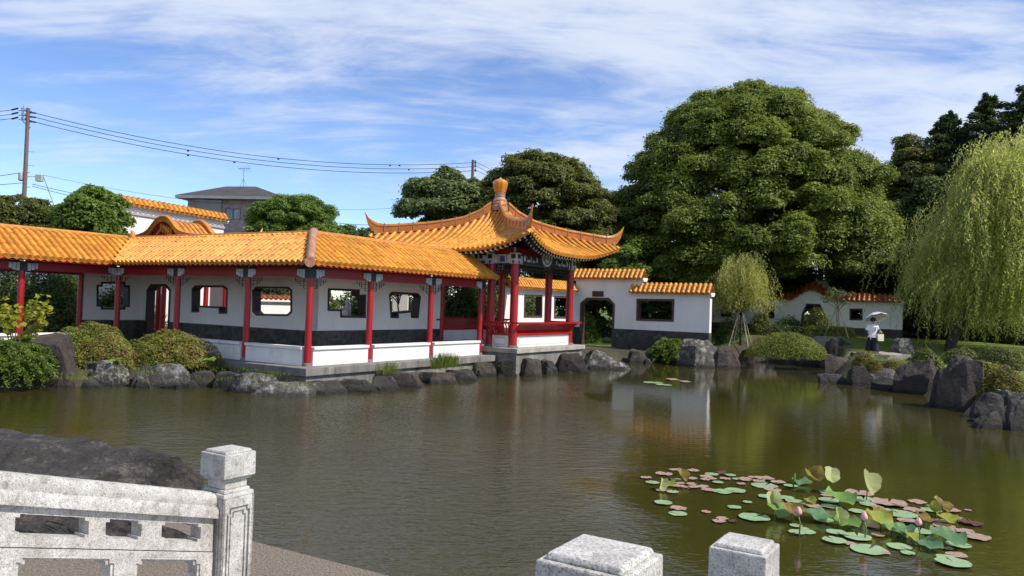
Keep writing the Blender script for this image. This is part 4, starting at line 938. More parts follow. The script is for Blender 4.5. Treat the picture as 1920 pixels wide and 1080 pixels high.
# garden wall pieces glimpsed through the corridor openings
def lowgwall(a, b, zt, label, m=WHITE):
    a, b = Vector(a), Vector(b); ax = (b - a); L_ = ax.length; ax.normalize(); nn = Z.cross(ax)
    t = thing('garden_wall', a.lerp(b, .5), label, 'wall'); t['kind'] = 'thing'
    mb = MB(); mb.plate([(0, .2), (L_, .2), (L_, zt), (0, zt)], [], a, ax, nn, 0, .3); mb.build('wall_body', m, t); coping(t, a + nn * .15, ax, 0, L_, lambda s: zt, rise=.16, hwid=.26, tm=TILEB); return t
p = Vector(gy(512, 570, 33)); p.z = 0; lowgwall(p - D * 1.6, p + D * 3.2, 2.36, 'sunlit low white wall seen through the octagonal corridor window')
p = Vector(gy(405, 560, 33.4)); p.z = 0; lowgwall(p - G * .42 , p + G * .5, 3.3, 'white wall beside red posts seen through the bracket-shaped corridor window')
p = Vector(gy(760, 560, 38)); p.z = 0; lowgwall(p - Vector((.62, 0, 0)), p + Vector((.12, 0, 0)), 3.2, 'grey shaded white wall seen through the fan-shaped corridor window')
p = Vector(gy(88, 525, 40)); p.z = 0
t = lowgwall(p - Vector((4, 0, 0)), p + Vector((3.4, 0, 0)), 3.6, 'shaded white wall behind the dark shrubs at the far left')
# ================================================================== UTILITY POLES AND LINES
def pole(px, py, y, label, r=.125, full=True):
    tp = Vector(gy(px, py, y)); base = Vector((tp.x, tp.y, .4)); t = thing('utility_pole', base, label, 'pole')
    mb = MB(); mb.tube([base, tp], [r * 1.2, r * .82], 12); mb.build('pole', mat('brown_concrete_pole', (.16, .12, .10), .8, .3, 2, streak=True), t, smooth=60)
    return t, tp
sA = 45 / FPX
pa, ta = pole(53, 203, 45, 'brown utility pole with insulators and two service boxes at the far left')
px45 = lambda x, y: Vector(gy(x, y, 45))
mb = MB()
for y in (207, 216, 224): mb.tube([px45(35, y), px45(60, y + 2)], .022, 5); mb.tube([px45(41, y + 2), px45(41, y - 5)], .03, 6); mb.tube([px45(47, y + 2), px45(47, y - 3)], .03, 6)
mb.tube([px45(44, 199), px45(43, 228), px45(57, 240)], .03, 6); mb.build('crossarm', MET, pa)
mb = MB()
for y in (211, 219, 228): mb.tube([px45(56, y), px45(67, y + 1)], .045, 6); mb.tube([px45(22, y - 5), px45(34, y - 8)], .05, 6)
mb.build('insulators', mat('dark_insulator', (.035, .035, .045), .4), pa)
mb = MB(); c = px45(74, 334); mb.box(c, Vector((1, 0, 0)), Vector((0, 1, 0)), Z, .19, .12, .2); mb.build('service_box', mat('pale_grey_box', (.46, .46, .45), .6), pa, bevel=.02)
mb = MB(); c = px45(40, 331); mb.tube([c - Z * .26, c - Z * .2, c + Z * .2, c + Z * .26], [.08, .16, .16, .08], 12); mb.tube([px45(46, 322), px45(56, 323)], .03, 5); mb.tube([px45(42, 343), px45(46, 349), px45(56, 351)], .03, 5); mb.tube([px45(48, 331), px45(72, 331)], .025, 5); mb.build('transformer', mat('pale_grey_box', (.46, .46, .45)), pa, smooth=50)
mb = MB()
for y in (284, 310): mb.tube([px45(50, y), px45(64, y + 1)], .014, 4)
mb.build('step_bolts', MET, pa)
pb, tb = pole(887, 300, 57, 'short top of a utility pole rising above the trees behind the pavilion', r=.13)
p57 = lambda x, y: Vector(gy(x, y, 57))
mb = MB()
for y in (304, 311, 319): mb.tube([p57(884, y), p57(893, y + 1)], .035, 5); mb.tube([p57(891.5, y + 3), p57(891.5, y - 3)], .05, 6)
mb.build('insulators', mat('dark_insulator', (.035, .035, .045)), pb)
WIRE = mat('black_cable', (.018, .018, .022), .5)
def wire(a, b, sag, label, r=.017, n=24, bumps=0):
    a, b = Vector(a), Vector(b); pts = [a.lerp(b, t) - Z * (sag * 4 * t * (1 - t)) for t in lin(0, 1, n)]
    mb = MB(); mb.tube(pts, r, 5)
    for k in range(bumps): q = pts[random.randint(3, n - 3)]; mb.box(q - Z * .05, Vector((1, 0, 0)), Vector((0, 1, 0)), Z, .06, .03, .05)
    o = mb.build('power_line', WIRE, None, a, smooth=90); tag(o, label, 'power line', 'overhead power lines'); return o
for (y0, y1, nm) in ((212, 305, 'topmost'), (220, 312.5, 'middle'), (229, 320, 'lowest')): wire(px45(66, y0), p57(885, y1), 1.15, '%s of the three cables strung between the two utility poles' % nm, .019, 40, 3)
for y0, y1, nm in ((206, 210, 'topmost'), (214, 218, 'middle'), (222, 226, 'lowest')): wire(px45(24, y0), px45(-260, y1), .25, '%s of the three short cables leaving the left pole top out of frame' % nm)
wire(px45(38, 324), px45(-240, 332), .3, 'cable leaving the left pole at its transformer, upper of two'); wire(px45(40, 343), px45(-240, 344), .2, 'cable leaving the left pole below its transformer')
wire(px45(60, 345), Vector(gy(560, 405, 70)), .7, 'thick cable running down from the left pole toward the brick house')
wire(px45(60, 349), Vector(gy(560, 420, 66)), .7, 'lowest cable sloping from the left pole behind the trees')
wire(px45(82, 333), px45(105, 395), .0, 'steep drop cable hanging from the pale box on the left pole')
wire(px45(80, 328), p57(745, 390), .8, 'faint thin cable crossing the sky above the house roof', .010)
wire(p57(610, 415), p57(745, 420), .15, 'dark cable at the treetops left of the pavilion roof', .018)
for y0, y1, nm in ((304, 322, 'topmost'), (311, 330, 'middle'), (319, 338, 'lowest')): wire(p57(893, y0), Vector(gy(1010, y1 + 8, 75)), .5, '%s cable leaving the second pole toward the right-hand trees' % nm)
# ================================================================== TREES
def ell(a, pw=2.2): return lambda t: a * max(0.0, 1 - abs(2 * t - 1) ** pw) ** (1 / pw)
def prof_tab(tb): return lambda t: interp(tb, t)
# great camphor tree: broad dome, widest low down
ct = Vector((15.75, 53.0, 1.2))
cp_ = prof_tab([(0, 8.4), (.12, 9.7), (.3, 9.7), (.5, 8.6), (.68, 7.1), (.82, 5.6), (.93, 3.9), (1, 1.8)])
cl = crown_clumps(ct.x, ct.y, cp_, 3.6, 18.0, 260, (.6, 1.9), .66, .26, .50)
cl += crown_clumps(ct.x, ct.y, prof_tab([(0, 7.8), (1, 9.0)]), 2.7, 5.8, 70, (.9, 1.4), .6, .3, .5)
def topx(p):
    d = Vector(p) - CAM; z = d.dot(FW); return 960 + FPX * d.dot(RT) / z, 540 - FPX * d.dot(UP) / z
def keep(c):
    x, y = topx(c[0])
    if c[0][2] - c[1] * .6 < 4.6 and c[0][1] < ct.y - 1.5 and x > 1390: return False
    if 1508 < x < 1582 and 470 < y < 570 and c[0][1] < ct.y + 3: return False
    if ((x - 1345) / 62) ** 2 + ((y - 375) / 30) ** 2 < 1 and random.random() > .30: return False
    if ((x - 1560) / 40) ** 2 + ((y - 425) / 26) ** 2 < 1 and random.random() > .3: return False
    return True
cl = [c for c in cl if keep(c)]
tree('camphor_tree', 'huge domed camphor tree towering over the far white wall', 'tree', ct, cl, 100, (.18, .095), CAMPHOR, tr=.7, fork=.42, nl=80, shell=.55, up=.6, low=-.40)
def simple_tree(px, ytop, y, rpx, zbot, label, lm, n=40, rc=(.5, .9), dens=75, leaf=(.22, .11), name='evergreen_tree', shape=None, tr=.2, group=None, flat=.65, fill=.3, sep=.5, up=.55, gz0=.5, cat='tree', nl=10):
    tp = Vector(gy(px, ytop, y)); r = rpx * y / FPX; base = Vector((tp.x, y, gz0))
    c = crown_clumps(tp.x, y, shape(r) if shape else ell(r), zbot, tp.z, n, rc, flat, fill, sep)
    return tree(name, label, cat, base, c, dens, leaf, lm, tr=tr, nl=nl, group=group, up=up)
dome = lambda r: prof_tab([(0, r * .7), (.2, r * .95), (.5, r), (.75, r * .86), (.9, r * .62), (1, r * .35)])
cone = lambda r: prof_tab([(0, r * .8), (.15, r), (.5, r * .66), (.8, r * .33), (1, r * .06)])
# behind the pavilion
simple_tree(842, 322, 50, 102, 4.6, 'rounded grey-green tree behind the left half of the pavilion roof', GREYLEAF, 70, (.6, 1.0), 80, (.20, .11), shape=dome)
simple_tree(1020, 288, 49, 122, 4.9, 'dark olive spreading tree behind the pavilion finial', OLIVELEAF, 90, (.6, 1.1), 80, (.20, .10), shape=dome, flat=.5)
simple_tree(1105, 345, 50, 70, 3.6, 'dark olive tree standing beside the spreading one, right of the pavilion roof', OLIVELEAF, 40, (.6, 1.0), 70, (.20, .10), shape=dome, flat=.5)
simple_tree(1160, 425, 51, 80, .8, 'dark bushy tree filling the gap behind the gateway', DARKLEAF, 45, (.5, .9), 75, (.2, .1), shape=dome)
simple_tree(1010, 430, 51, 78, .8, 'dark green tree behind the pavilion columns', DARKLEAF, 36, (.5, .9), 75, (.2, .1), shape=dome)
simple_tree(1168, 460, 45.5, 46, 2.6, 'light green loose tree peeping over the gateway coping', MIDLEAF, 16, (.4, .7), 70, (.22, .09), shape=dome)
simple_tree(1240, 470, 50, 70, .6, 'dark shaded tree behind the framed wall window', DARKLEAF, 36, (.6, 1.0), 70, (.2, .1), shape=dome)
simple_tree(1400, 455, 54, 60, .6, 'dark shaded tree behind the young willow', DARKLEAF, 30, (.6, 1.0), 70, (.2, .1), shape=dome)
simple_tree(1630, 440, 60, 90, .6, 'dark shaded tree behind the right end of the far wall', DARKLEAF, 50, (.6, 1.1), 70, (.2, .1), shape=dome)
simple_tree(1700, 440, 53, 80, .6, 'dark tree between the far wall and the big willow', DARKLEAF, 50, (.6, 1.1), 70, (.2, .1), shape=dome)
# left side
simple_tree(176, 356, 30, 66, 4.0, 'glossy broad-leaved tree in front of the tall white hall', MIDLEAF, 60, (.32, .55), 150, (.15, .075), shape=dome, gz0=.5, tr=.12)
for px, yt, rp, lb in ((20, 362, 62, 'brownish green hedge tree at the left frame edge'), (70, 378, 48, 'brownish green hedge tree under the utility pole'), (112, 392, 45, 'brownish green hedge tree beside the glossy tree'), (-40, 370, 60, 'brownish green hedge tree cut off by the left frame edge')): simple_tree(px, yt, 33.5, rp * 1.15, 4.3, lb, OLIVELEAF, 40, (.3, .55), 120, (.14, .07), shape=dome, tr=.1, group='hedge trees behind the left corridor')
simple_tree(557, 369, 45, 96, 4.2, 'round bright green tree behind the corner of the corridor', MIDLEAF, 70, (.45, .75), 100, (.17, .08), shape=dome, tr=.16)
simple_tree(690, 430, 43, 80, 3.2, 'low dark tree left of the pavilion roof', DARKLEAF, 40, (.45, .8), 85, (.18, .09), shape=dome)
simple_tree(622, 412, 44, 60, 3.4, 'low mid-green tree beside the round bright tree', MIDLEAF, 26, (.45, .8), 85, (.18, .09), shape=dome)
# right side conifers
def conifer(label, px, ytop, y, rpx, zb=1.4, gz0=.8, n=90000, pw=.62, tr=.28):
    tp = Vector(gy(px, ytop, y)); base = Vector((tp.x, y, gz0)); R = rpx * y / FPX; H = tp.z - zb; root = thing('conifer', base, label, 'conifer'); mb = MB(); mb.tube([base - Z * .2, base.lerp(tp, .5), tp], [tr, tr * .6, .02], 8); P, A = [], []
    nb = int(34 * H / 4)
    for i in range(nb):
        t = (i + random.random()) / nb; zz = zb + H * t; L_ = R * max(.05, (1 - t) ** pw) * random.uniform(.72, 1.08); a = i * 2.4 + random.random(); d = np.array([math.cos(a), math.sin(a), 0]); sd = np.array([-d[1], d[0], 0]); rise = random.uniform(.05, .35)
        b0 = Vector((base.x, base.y, zz)); mb.tube([b0, b0 + Vector(d) * L_ * .5 + Z * L_ * rise * .4, b0 + Vector(d) * L_ * .95 + Z * L_ * (rise * .5 - .05)], [.05, .03, .008], 5)
        k = int(n / nb * (.25 + 1.5 * L_ / R * .6)); u = rng.random(k) ** .65; v = rng.normal(size=k) * (.10 + .16 * np.sin(np.pi * np.minimum(1, u * .9 + .1))) * L_ * .9
        p = np.array(b0)[None] + d[None] * (u * L_)[:, None] + sd[None] * v[:, None]; p[:, 2] += L_ * rise * u * (1.4 - u) + rng.normal(size=k) * .10 - .30 * np.abs(v) - .05 * L_ * u * u
        P.append(p); A.append(d[None] + sd[None] * (np.sign(v) * .7)[:, None] + rng.normal(size=(k, 3)) * .3 + np.array([0, 0, .15]))
    mb.build('trunk', BARK, root, smooth=180, fix=False); P = np.concatenate(P); A = np.concatenate(A)
    leaves('crown', P, rng.normal(size=P.shape) * .6 + np.array([0, 0, 1]), .30, .085, CONIF, root, base, axis=A); return root
simple_tree(1722, 252, 55, 78, 4.0, 'dark rounded evergreen with yellowish tips right of the camphor', OLIVELEAF, 70, (.7, 1.2), 80, (.20, .10), shape=dome)
conifer('dark pointed conifer between the rounded evergreen and the taller conifer', 1780, 214, 54, 165)
conifer('tall dark conifer behind the top of the big willow', 1853, 180, 53, 175)
conifer('very tall feathery conifer at the right frame edge', 1938, 142, 50, 170, n=80000)
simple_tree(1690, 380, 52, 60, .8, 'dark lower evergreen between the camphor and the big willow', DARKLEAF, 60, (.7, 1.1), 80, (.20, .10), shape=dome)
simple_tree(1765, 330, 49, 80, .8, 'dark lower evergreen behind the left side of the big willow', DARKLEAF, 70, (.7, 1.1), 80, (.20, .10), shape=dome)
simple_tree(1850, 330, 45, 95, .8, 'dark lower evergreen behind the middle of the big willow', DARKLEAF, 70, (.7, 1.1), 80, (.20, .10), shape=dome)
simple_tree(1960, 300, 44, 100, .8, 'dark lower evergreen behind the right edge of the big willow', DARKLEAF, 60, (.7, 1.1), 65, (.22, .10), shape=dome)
simple_tree(752, 500, 36.5, 40, 2.9, 'slender small tree seen through the fan-shaped corridor window', DARKLEAF, 14, (.3, .5), 80, (.13, .06), shape=dome, tr=.07)
# willows
def willow(name, label, base, top, R, rlow, nb, ns, leaf, lm, slen, tr, zlow, seed=1, step=.075, off=(0, 0), ex=.62):
    global rng
    base = Vector(base); root = thing(name, base, label, 'willow'); mb = MB(); H = top - base.z; b00 = base.copy()
    f = base + Z * H * .30 + Vector((off[0] * .4, off[1] * .4, 0)); b0_ = base; base = base + Vector((off[0], off[1], 0)); mb.tube([b0_ - Z * .2, b0_ + Z * .4, f], [tr * 1.5, tr * 1.1, tr * .85], 10)
    P, A = [], []; strands = []
    for i in range(nb):
        a = i * 2.4 + random.random(); hf = .34 + .64 * random.random() ** .9; rr = R * (1.06 - hf) ** ex * random.uniform(.55, 1.12)
        pk_ = base + Z * (H * hf) + Vector((math.cos(a), math.sin(a), 0)) * rr * .72
        tip = pk_ + Vector((math.cos(a + .2), math.sin(a + .2), 0)) * rr * .38 - Z * H * (.03 + .10 * random.random())
        pts = []
        for t in lin(0, 1, 8): pts.append(f.lerp(pk_, t) * (1 - t * t) + (f.lerp(pk_, .6).lerp(tip, t)) * (t * t) + Z * math.sin(t * math.pi) * H * .07 * (1 - t))
        pts = [f + (pk_ - f) * t + Z * (math.sin(t * math.pi * .5) - t) * H * .25 for t in lin(0, 1, 7)] + [pk_.lerp(tip, t) for t in (.35, .7, 1)]
        pts = resample(pts, .25) if len(pts) > 3 else pts; mb.tube(pts, [max(.008, tr * .30 * (1 - j / len(pts)) ** 1.5) for j in range(len(pts))], 6)
        for _ in range(10 if R > 3 else 4): q_ = pts[random.randint(len(pts) // 2, len(pts) - 1)]; strands.append((q_ + Vector((random.gauss(0, .15), random.gauss(0, .15), random.uniform(.0, .35) * R / 4)), a))
        for j in range(ns // nb):
            t = random.random() ** .7; q = pts[min(len(pts) - 1, int(2 + t * (len(pts) - 2.01)))].lerp(pts[min(len(pts) - 1, int(3 + t * (len(pts) - 2.01)))], random.random())
            strands.append((q + Vector((random.gauss(0, .22), random.gauss(0, .22), random.gauss(0, .12))) * (R / 3.5), a))
    mb.build('trunk', BARK, root, smooth=180, fix=False)
    for q, a in strands:
        zl = zlow + random.random() * H * .16; L_ = min(q.z - zl, slen * random.uniform(.2, 1.0) ** 1.2)
        if L_ < .3: continue
        n = int(L_ / step); t = np.linspace(0, 1, n); oa = a + random.gauss(0, .8); ou = random.uniform(.05, .75) * (R / 3.5)
        w1, w2 = random.uniform(0, 6), random.uniform(0, 6)
        x = q.x + math.cos(oa) * ou * np.sqrt(t) * 1.4 + .05 * np.sin(t * 5 + w1) * t; y = q.y + math.sin(oa) * ou * np.sqrt(t) * 1.4 + .05 * np.cos(t * 4 + w2) * t; z = q.z - L_ * t + .10 * np.sin(t * math.pi) * (R / 3.5)
        p = np.stack([x, y, z], 1); ph = rng.random(n) * 6.283; o = np.stack([np.cos(ph), np.sin(ph), np.zeros(n)], 1)
        P.append(p + o * leaf[0] * .32); A.append(o * .55 + np.array([0, 0, -1.0]) + rng.normal(size=(n, 3)) * .18)
    P = np.concatenate(P); A = np.concatenate(A)
    leaves('crown', P, rng.normal(size=P.shape) + np.array([0, 0, .25]), leaf[0], leaf[1], lm, root, b00, axis=A, cup=.05)
    return root
willow('weeping_willow', 'large yellow-green weeping willow trailing over the right bank', (21.2, 37.4, 1.0), 12.2, 5.9, 4, 150, 6000, (.20, .044), WILLOW, 3.9, .22, 1.0, step=.09, off=(3.2, .3))
willow('young_willow', 'young staked willow with a round light green crown by the gate wall', tuple(gt(1388, 646)), 6.1, 2.1, 1.2, 110, 2000, (.15, .036), WILLOWY, 1.3, .05, 2.5, step=.07, ex=.36)
def stakes(c, h, n, spread, label, rot=.3):
    c = Vector(c); t = thing('tree_stakes', c, label, 'tree stakes')
    for i in range(n):
        a = rot + 2 * math.pi * i / n; mb = MB(); b = c + Vector((math.cos(a), math.sin(a), 0)) * spread; b.z = c.z - .2
        mb.tube([b, c + Z * h + Vector((math.cos(a), math.sin(a), 0)) * .05], .03, 6); mb.build('stake', STAKE, t)
    return t
stakes(tuple(gt(1388, 646)), 2.0, 4, .75, 'pale wooden stakes propping the young willow')
sap = Vector(gt(1570, 632))
stakes(sap, 1.7, 3, .8, 'pale wooden stakes propping the thin sapling before the far wall', 1.0)
tree('sapling', 'thin sparse sapling before the arched far wall', 'tree', sap, [(tuple(sap + Vector((random.gauss(0, .35), random.gauss(0, .3), 1.7 + .9 * random.random()))), .3, .25) for _ in range(10)], 60, (.12, .05), GREYLEAF, tr=.035, nl=8, bark=BARKL)
# ================================================================== SHRUBS AND HEDGES
def shrub(name, label, cat, c, rx, ry, h, m, dens, leaf, group=None, lump=.12, up=.7, zo=-.1, box=False, spike=0.0):
    c = Vector(c); n = int(dens * (rx * ry * 3.1 + (rx + ry) * 3.1 * h)); u = rng.normal(size=(n, 3)); u = unit(u); u[:, 2] = np.abs(u[:, 2]) * 1.0 - .12
    if box: mxx = np.maximum(np.abs(u[:, 0]), np.maximum(np.abs(u[:, 1]), np.abs(u[:, 2])))[:, None]; u = u / mxx * .55 + u * .35
    ph = rng.random(3) * 6
    lm = 1 + lump * (np.sin(u[:, 0] * 5 + ph[0]) * np.cos(u[:, 1] * 4 + ph[1]) + .6 * np.sin(u[:, 0] * 11 + ph[2]) * np.sin(u[:, 1] * 9 + u[:, 2] * 8)); r = (1 - .30 * rng.random(n) ** 2) * lm + spike * rng.random(n) ** 3
    P = np.array([c.x, c.y, c.z + zo]) + u * r[:, None] * np.array([rx, ry, h])
    Nn = unit(u * np.array([1 / rx, 1 / ry, 1 / h])) + np.array([0, 0, up]) * .5 + rng.normal(size=(n, 3)) * .55
    root = thing(name, c, label, cat, group)
    leaves('foliage', P, Nn, leaf[0], leaf[1], m, root, c)
    mb = MB()
    for k in range(5): a = k * 1.256; mb.tube([c - Z * .2, c + Z * h * .4 + Vector((math.cos(a) * rx * .3, math.sin(a) * ry * .3, 0)), c + Z * h * .7 + Vector((math.cos(a) * rx * .6, math.sin(a) * ry * .6, 0))], [.03, .02, .008], 5)
    mb.build('stems', BARK, root)
    # dense twiggy heart so the shrub is not see-through
    n2 = n // 3; u2 = unit(rng.normal(size=(n2, 3))); u2[:, 2] = np.abs(u2[:, 2]); P2 = np.array([c.x, c.y, c.z + zo]) + u2 * (rng.uniform(.35, .75, n2))[:, None] * np.array([rx, ry, h])
    leaves('inner_foliage', P2, rng.normal(size=(n2, 3)), leaf[0] * 2.2, leaf[1] * 2.6, m, root, c)
    return root
def shpx(name, label, cat, x0, x1, yt, yb, z, m, dens, leaf, dep=.8, **k):
    a, b = gz(x0, yb, z), gz(x1, yb, z); yy = (a.y + b.y) / 2; rx = (x1 - x0) / 2 * yy / FPX; ry = rx * dep; cy = yy + ry * .75
    cx = ((x0 + x1) / 2 - 960 + .0328 * ((yb + yt) / 2 - 571)) / FPX * cy; t = gy((x0 + x1) / 2, yt, cy); return shrub(name, label, cat, (cx, cy, z), rx * cy / yy, ry, max(.15, t.z - z + .1), m, dens, leaf, **k)
shpx('azalea_bush', 'low rounded golden-green azalea mound behind the smooth brown boulder', 'bush', 76, 268, 600, 676, .66, AZAL, 1000, (.075, .028), .6)
shpx('azalea_bush', 'reddish-tipped azalea mound in front of the arched corridor doorway', 'bush', 232, 412, 614, 674, .70, AZALR, 1000, (.08, .030), .6)
shpx('azalea_bush', 'small azalea clump at the left frame edge above the juniper', 'bush', -60, 34, 626, 690, .5, AZAL, 900, (.075, .028), .6)
def spray_shrub(label, c, rx, ry, h, n, m, leaf, droop=.5, per=90):
    c = Vector(c); root = thing('juniper_bush', c, label, 'bush'); mb = MB(); P, A, Nn = [], [], []
    for i in range(n):
        a = i * 2.4 + random.random() * .5; k = random.random(); el_ = k * 1.25; l = random.uniform(.7, 1.12); d = Vector((math.cos(a) * rx * math.cos(el_), math.sin(a) * ry * math.cos(el_), h * (math.sin(el_) * .8 + .25))) * l
        pts = [c + d * t + Z * (h * .35 * math.sin(t * 3.1) - droop * h * t * t * math.cos(el_) * .8) for t in lin(0, 1, 7)]
        mb.tube(pts, [.018 * (1 - t * .8) for t in lin(0, 1, 7)], 4); ax = (pts[-1] - pts[-3]).normalized(); sd = ax.cross(Z); sd = sd.normalized() if sd.length > .1 else Vector((1, 0, 0))
        u = .25 + .75 * rng.random(per) ** .8; q = np.array([tuple(p) for p in pts]); f_ = u * 7; i0 = np.minimum(6, f_.astype(int)); w_ = (f_ - i0)[:, None]; p = q[i0] * (1 - w_) + q[i0 + 1] * w_
        v = rng.normal(size=per) * .16 * (1.15 - u) * max(rx, .6); P.append(p + np.array(sd)[None] * v[:, None] + rng.normal(size=(per, 3)) * .025); A.append(np.array(ax)[None] + np.array(sd)[None] * np.sign(v)[:, None] * .8 + rng.normal(size=(per, 3)) * .25); Nn.append(rng.normal(size=(per, 3)) * .5 + np.array([0, -.2, 1]))
    mb.build('stems', BARK, root, fix=False); leaves('foliage', np.concatenate(P), np.concatenate(Nn), leaf[0], leaf[1], m, root, c, axis=np.concatenate(A)); return root
q = gz(8, 706, .35); spray_shrub('bright green feathery juniper spilling toward the water at the left edge', (q.x, q.y + .25, .3), 1.25, .9, 1.05, 150, JUNIP, (.11, .028), .5, 110)
q = gz(1256, 668, .3); spray_shrub('green juniper sprays hanging over the water below the framed wall window', (q.x, q.y - .6, .35), 1.45, 1.0, .95, 110, JUNIP, (.15, .036), .75, 90)
shpx('clipped_bush', 'broad clipped golden-green bush on the far bank', 'bush', 1398, 1552, 617, 664, .75, CLIP, 700, (.07, .03), .5, lump=.05)
shpx('moss_mound', 'small golden moss mound beside the stepping path near the person', 'ground cover', 1597, 1643, 659, 683, .75, MOSS, 1500, (.05, .022), .6, lump=.06)
shpx('moss_mound', 'golden moss mound below the pale flat path', 'ground cover', 1618, 1660, 672, 694, .6, MOSS, 1500, (.05, .022), .6, lump=.06)
shpx('moss_mound', 'golden moss mound nearest the upright brown rock, right of the path', 'ground cover', 1650, 1692, 673, 695, .6, MOSS, 1500, (.05, .022), .6, lump=.06)
shpx('azalea_bush', 'large golden azalea mound at the right edge of the picture', 'bush', 1838, 1930, 682, 742, .55, MOSS, 1100, (.07, .028), .7)
shpx('azalea_bush', 'golden azalea mound behind the tall standing rock', 'bush', 1815, 1880, 672, 705, .8, AZAL, 900, (.07, .028), .7)
for x0, x1, yt, yb, lb in ((1700, 1770, 650, 690, 'dark spreading shrub between the upright grey rock and the willow trunk'), (1760, 1840, 648, 685, 'dark spreading shrub at the foot of the willow'), (1830, 1930, 645, 690, 'dark spreading shrub under the willow at the right edge')): shpx('garden_shrub', lb, 'shrub', x0, x1, yt, yb, .85, OLIVELEAF, 500, (.10, .04), .8, lump=.1)
def shpy(name, label, cat, x0, x1, yt, yb, y, m, dens, leaf, dep=.7, **k):
    c = gy((x0 + x1) / 2, yb, y); t = gy((x0 + x1) / 2, yt, y); rx = (x1 - x0) / 2 * y / FPX; return shrub(name, label, cat, c, rx, rx * dep, t.z - c.z, m, dens, leaf, **k)
shpy('clipped_hedge', 'box-shaped clipped hedge below the far wall', 'hedge', 1500, 1611, 603, 632, 43.2, CLIP, 500, (.08, .035), .25, lump=.02, box=True)
shpy('clipped_hedge', 'darker clipped hedge left of the box-shaped one', 'hedge', 1425, 1520, 602, 636, 43.6, DARKLEAF, 400, (.09, .04), .3, lump=.05, box=True)
shpy('garden_shrub', 'rounded olive shrub in front of the arched gateway', 'shrub', 1496, 1560, 574, 626, 44.3, OLIVELEAF, 420, (.12, .05), .7, spike=.2)
shpy('garden_shrub', 'dark shrub left of the arched gateway', 'shrub', 1452, 1506, 588, 626, 44.6, DARKLEAF, 350, (.12, .05), .7, spike=.2)
shpy('garden_shrub', 'dark shrub at the foot of the young willow stakes', 'shrub', 1340, 1400, 588, 645, 43.0, DARKLEAF, 350, (.12, .05), .7, spike=.2)
shpy('garden_shrub', 'yellow-green shrub behind the young willow stakes', 'shrub', 1402, 1450, 578, 634, 44.0, OLIVELEAF, 350, (.12, .05), .7, spike=.2)
# dark shrubs behind the corridor
for px, y, r, h, lb in ((20, 33, 1.7, 3.3, 'dark shrub behind the leftmost red column'), (90, 32, 1.6, 3.1, 'dark shrub behind the corridor gap at the far left'), (128, 33.5, 1.4, 3.1, 'dark shrub beside the first corridor wall end'), (215, 33.0, 1.2, 2.6, 'dark shrub seen through the notched corridor window'), (285, 35.5, .8, 1.5, 'leafy plant seen through the arched corridor doorway'), (520, 37.5, 2.2, 4.2, 'dark shrub above the sunlit wall in the octagonal window'), (610, 36, 1.2, 2.6, 'dark shrub seen through the double-square corridor window'), (690, 38.5, 1.8, 3.6, 'dark shrub behind the pale ornamental rock'), (800, 40, 1.8, 3.4, 'dark shrub right of the fan-shaped corridor window'), (862, 38, 1.5, 3.6, 'dark shrub in the gap between corridor and pavilion'), (905, 41, 1.8, 4.2, 'dark tall shrub behind the pavilion left columns'), (960, 44.5, 1.8, 4.0, 'dark shrub behind the pavilion bench')):
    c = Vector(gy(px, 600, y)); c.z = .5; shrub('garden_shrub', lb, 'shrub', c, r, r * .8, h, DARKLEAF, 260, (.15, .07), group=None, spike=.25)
# grass slope seen through the gateway
c = gy(1098, 620, 45.5); shrub('bamboo_grass', 'bright feathery shrub just inside the octagonal gateway', 'shrub', (c.x, c.y, .5), .8, .7, 1.7, JUNIP, 420, (.28, .045), spike=.3, up=.2)
# yellow sapling and round-leaved plants on the left bank
sp = Vector((gz(28, 690, .5).x, gz(28, 690, .5).y, .5))
spr = thing('redbud_sapling', sp, 'yellow-green round-leaved sapling in front of the leftmost red column', 'sapling'); mb = MB(); P = []
for px, py in ((8, 560), (30, 575), (55, 570), (72, 553), (90, 560), (85, 600), (60, 612), (20, 600), (45, 630), (0, 590), (95, 575)):
    q = gy(px, py, sp.y + random.uniform(-.4, .3)); m_ = sp.lerp(q, .5) + Z * .15; mb.tube([sp, m_, q], [.022, .014, .005], 5)
    for t in lin(.3, 1, 20): P.append(m_.lerp(q, t) + Vector((random.gauss(0, .07), random.gauss(0, .07), random.gauss(0, .05))))
mb.build('stems', BARKL, spr); P = np.array([tuple(p) for p in P]); leaves('crown', P, rng.normal(size=P.shape) * .5 + np.array([.2, -.6, .7]), .15, .13, YELLEAF, spr, sp, cup=.05)
def rosette(px, py, z, label, r, n, m=CLIP):
    c = gz(px, py, z); c.z = z; t = thing('leopard_plant', c, label, 'plant'); mb = MB()
    for i in range(n):
        a = 2.4 * i; l = r * (.5 + .5 * random.random()); e = c + Vector((math.cos(a) * l, math.sin(a) * l, .16 + .12 * random.random())); mb.tube([c, c.lerp(e, .6) + Z * .08, e], .006, 4)
        tl = Vector((random.gauss(0, .3), -.45 + random.gauss(0, .2), 1)).normalized(); ax = tl.orthogonal().normalized(); ay = tl.cross(ax); k = []
        for j in range(12): b = 2 * math.pi * j / 12; rr = .085 * (1 - .3 * (j == 0)); k.append(e + ax * (rr * math.cos(b)) + ay * (rr * math.sin(b)) + tl * .015)
        mb.add([e - tl * .01] + k, [(0, 1 + j, 1 + (j + 1) % 12) for j in range(12)])
    mb.build('leaves', m, t, fix=False); return t
LEOP = leafmat('leopard_plant_leaves', (.10, .16, .02), (.26, .36, .05), .4)
rosette(186, 666, .62, 'round-leaved plant at the foot of the golden-green azalea', .2, 7, LEOP); rosette(215, 690, .5, 'round-leaved plant above the lichened shore rock', .15, 4, LEOP); rosette(390, 690, .5, 'round-leaved plant right of the reddish azalea', .22, 8, LEOP)
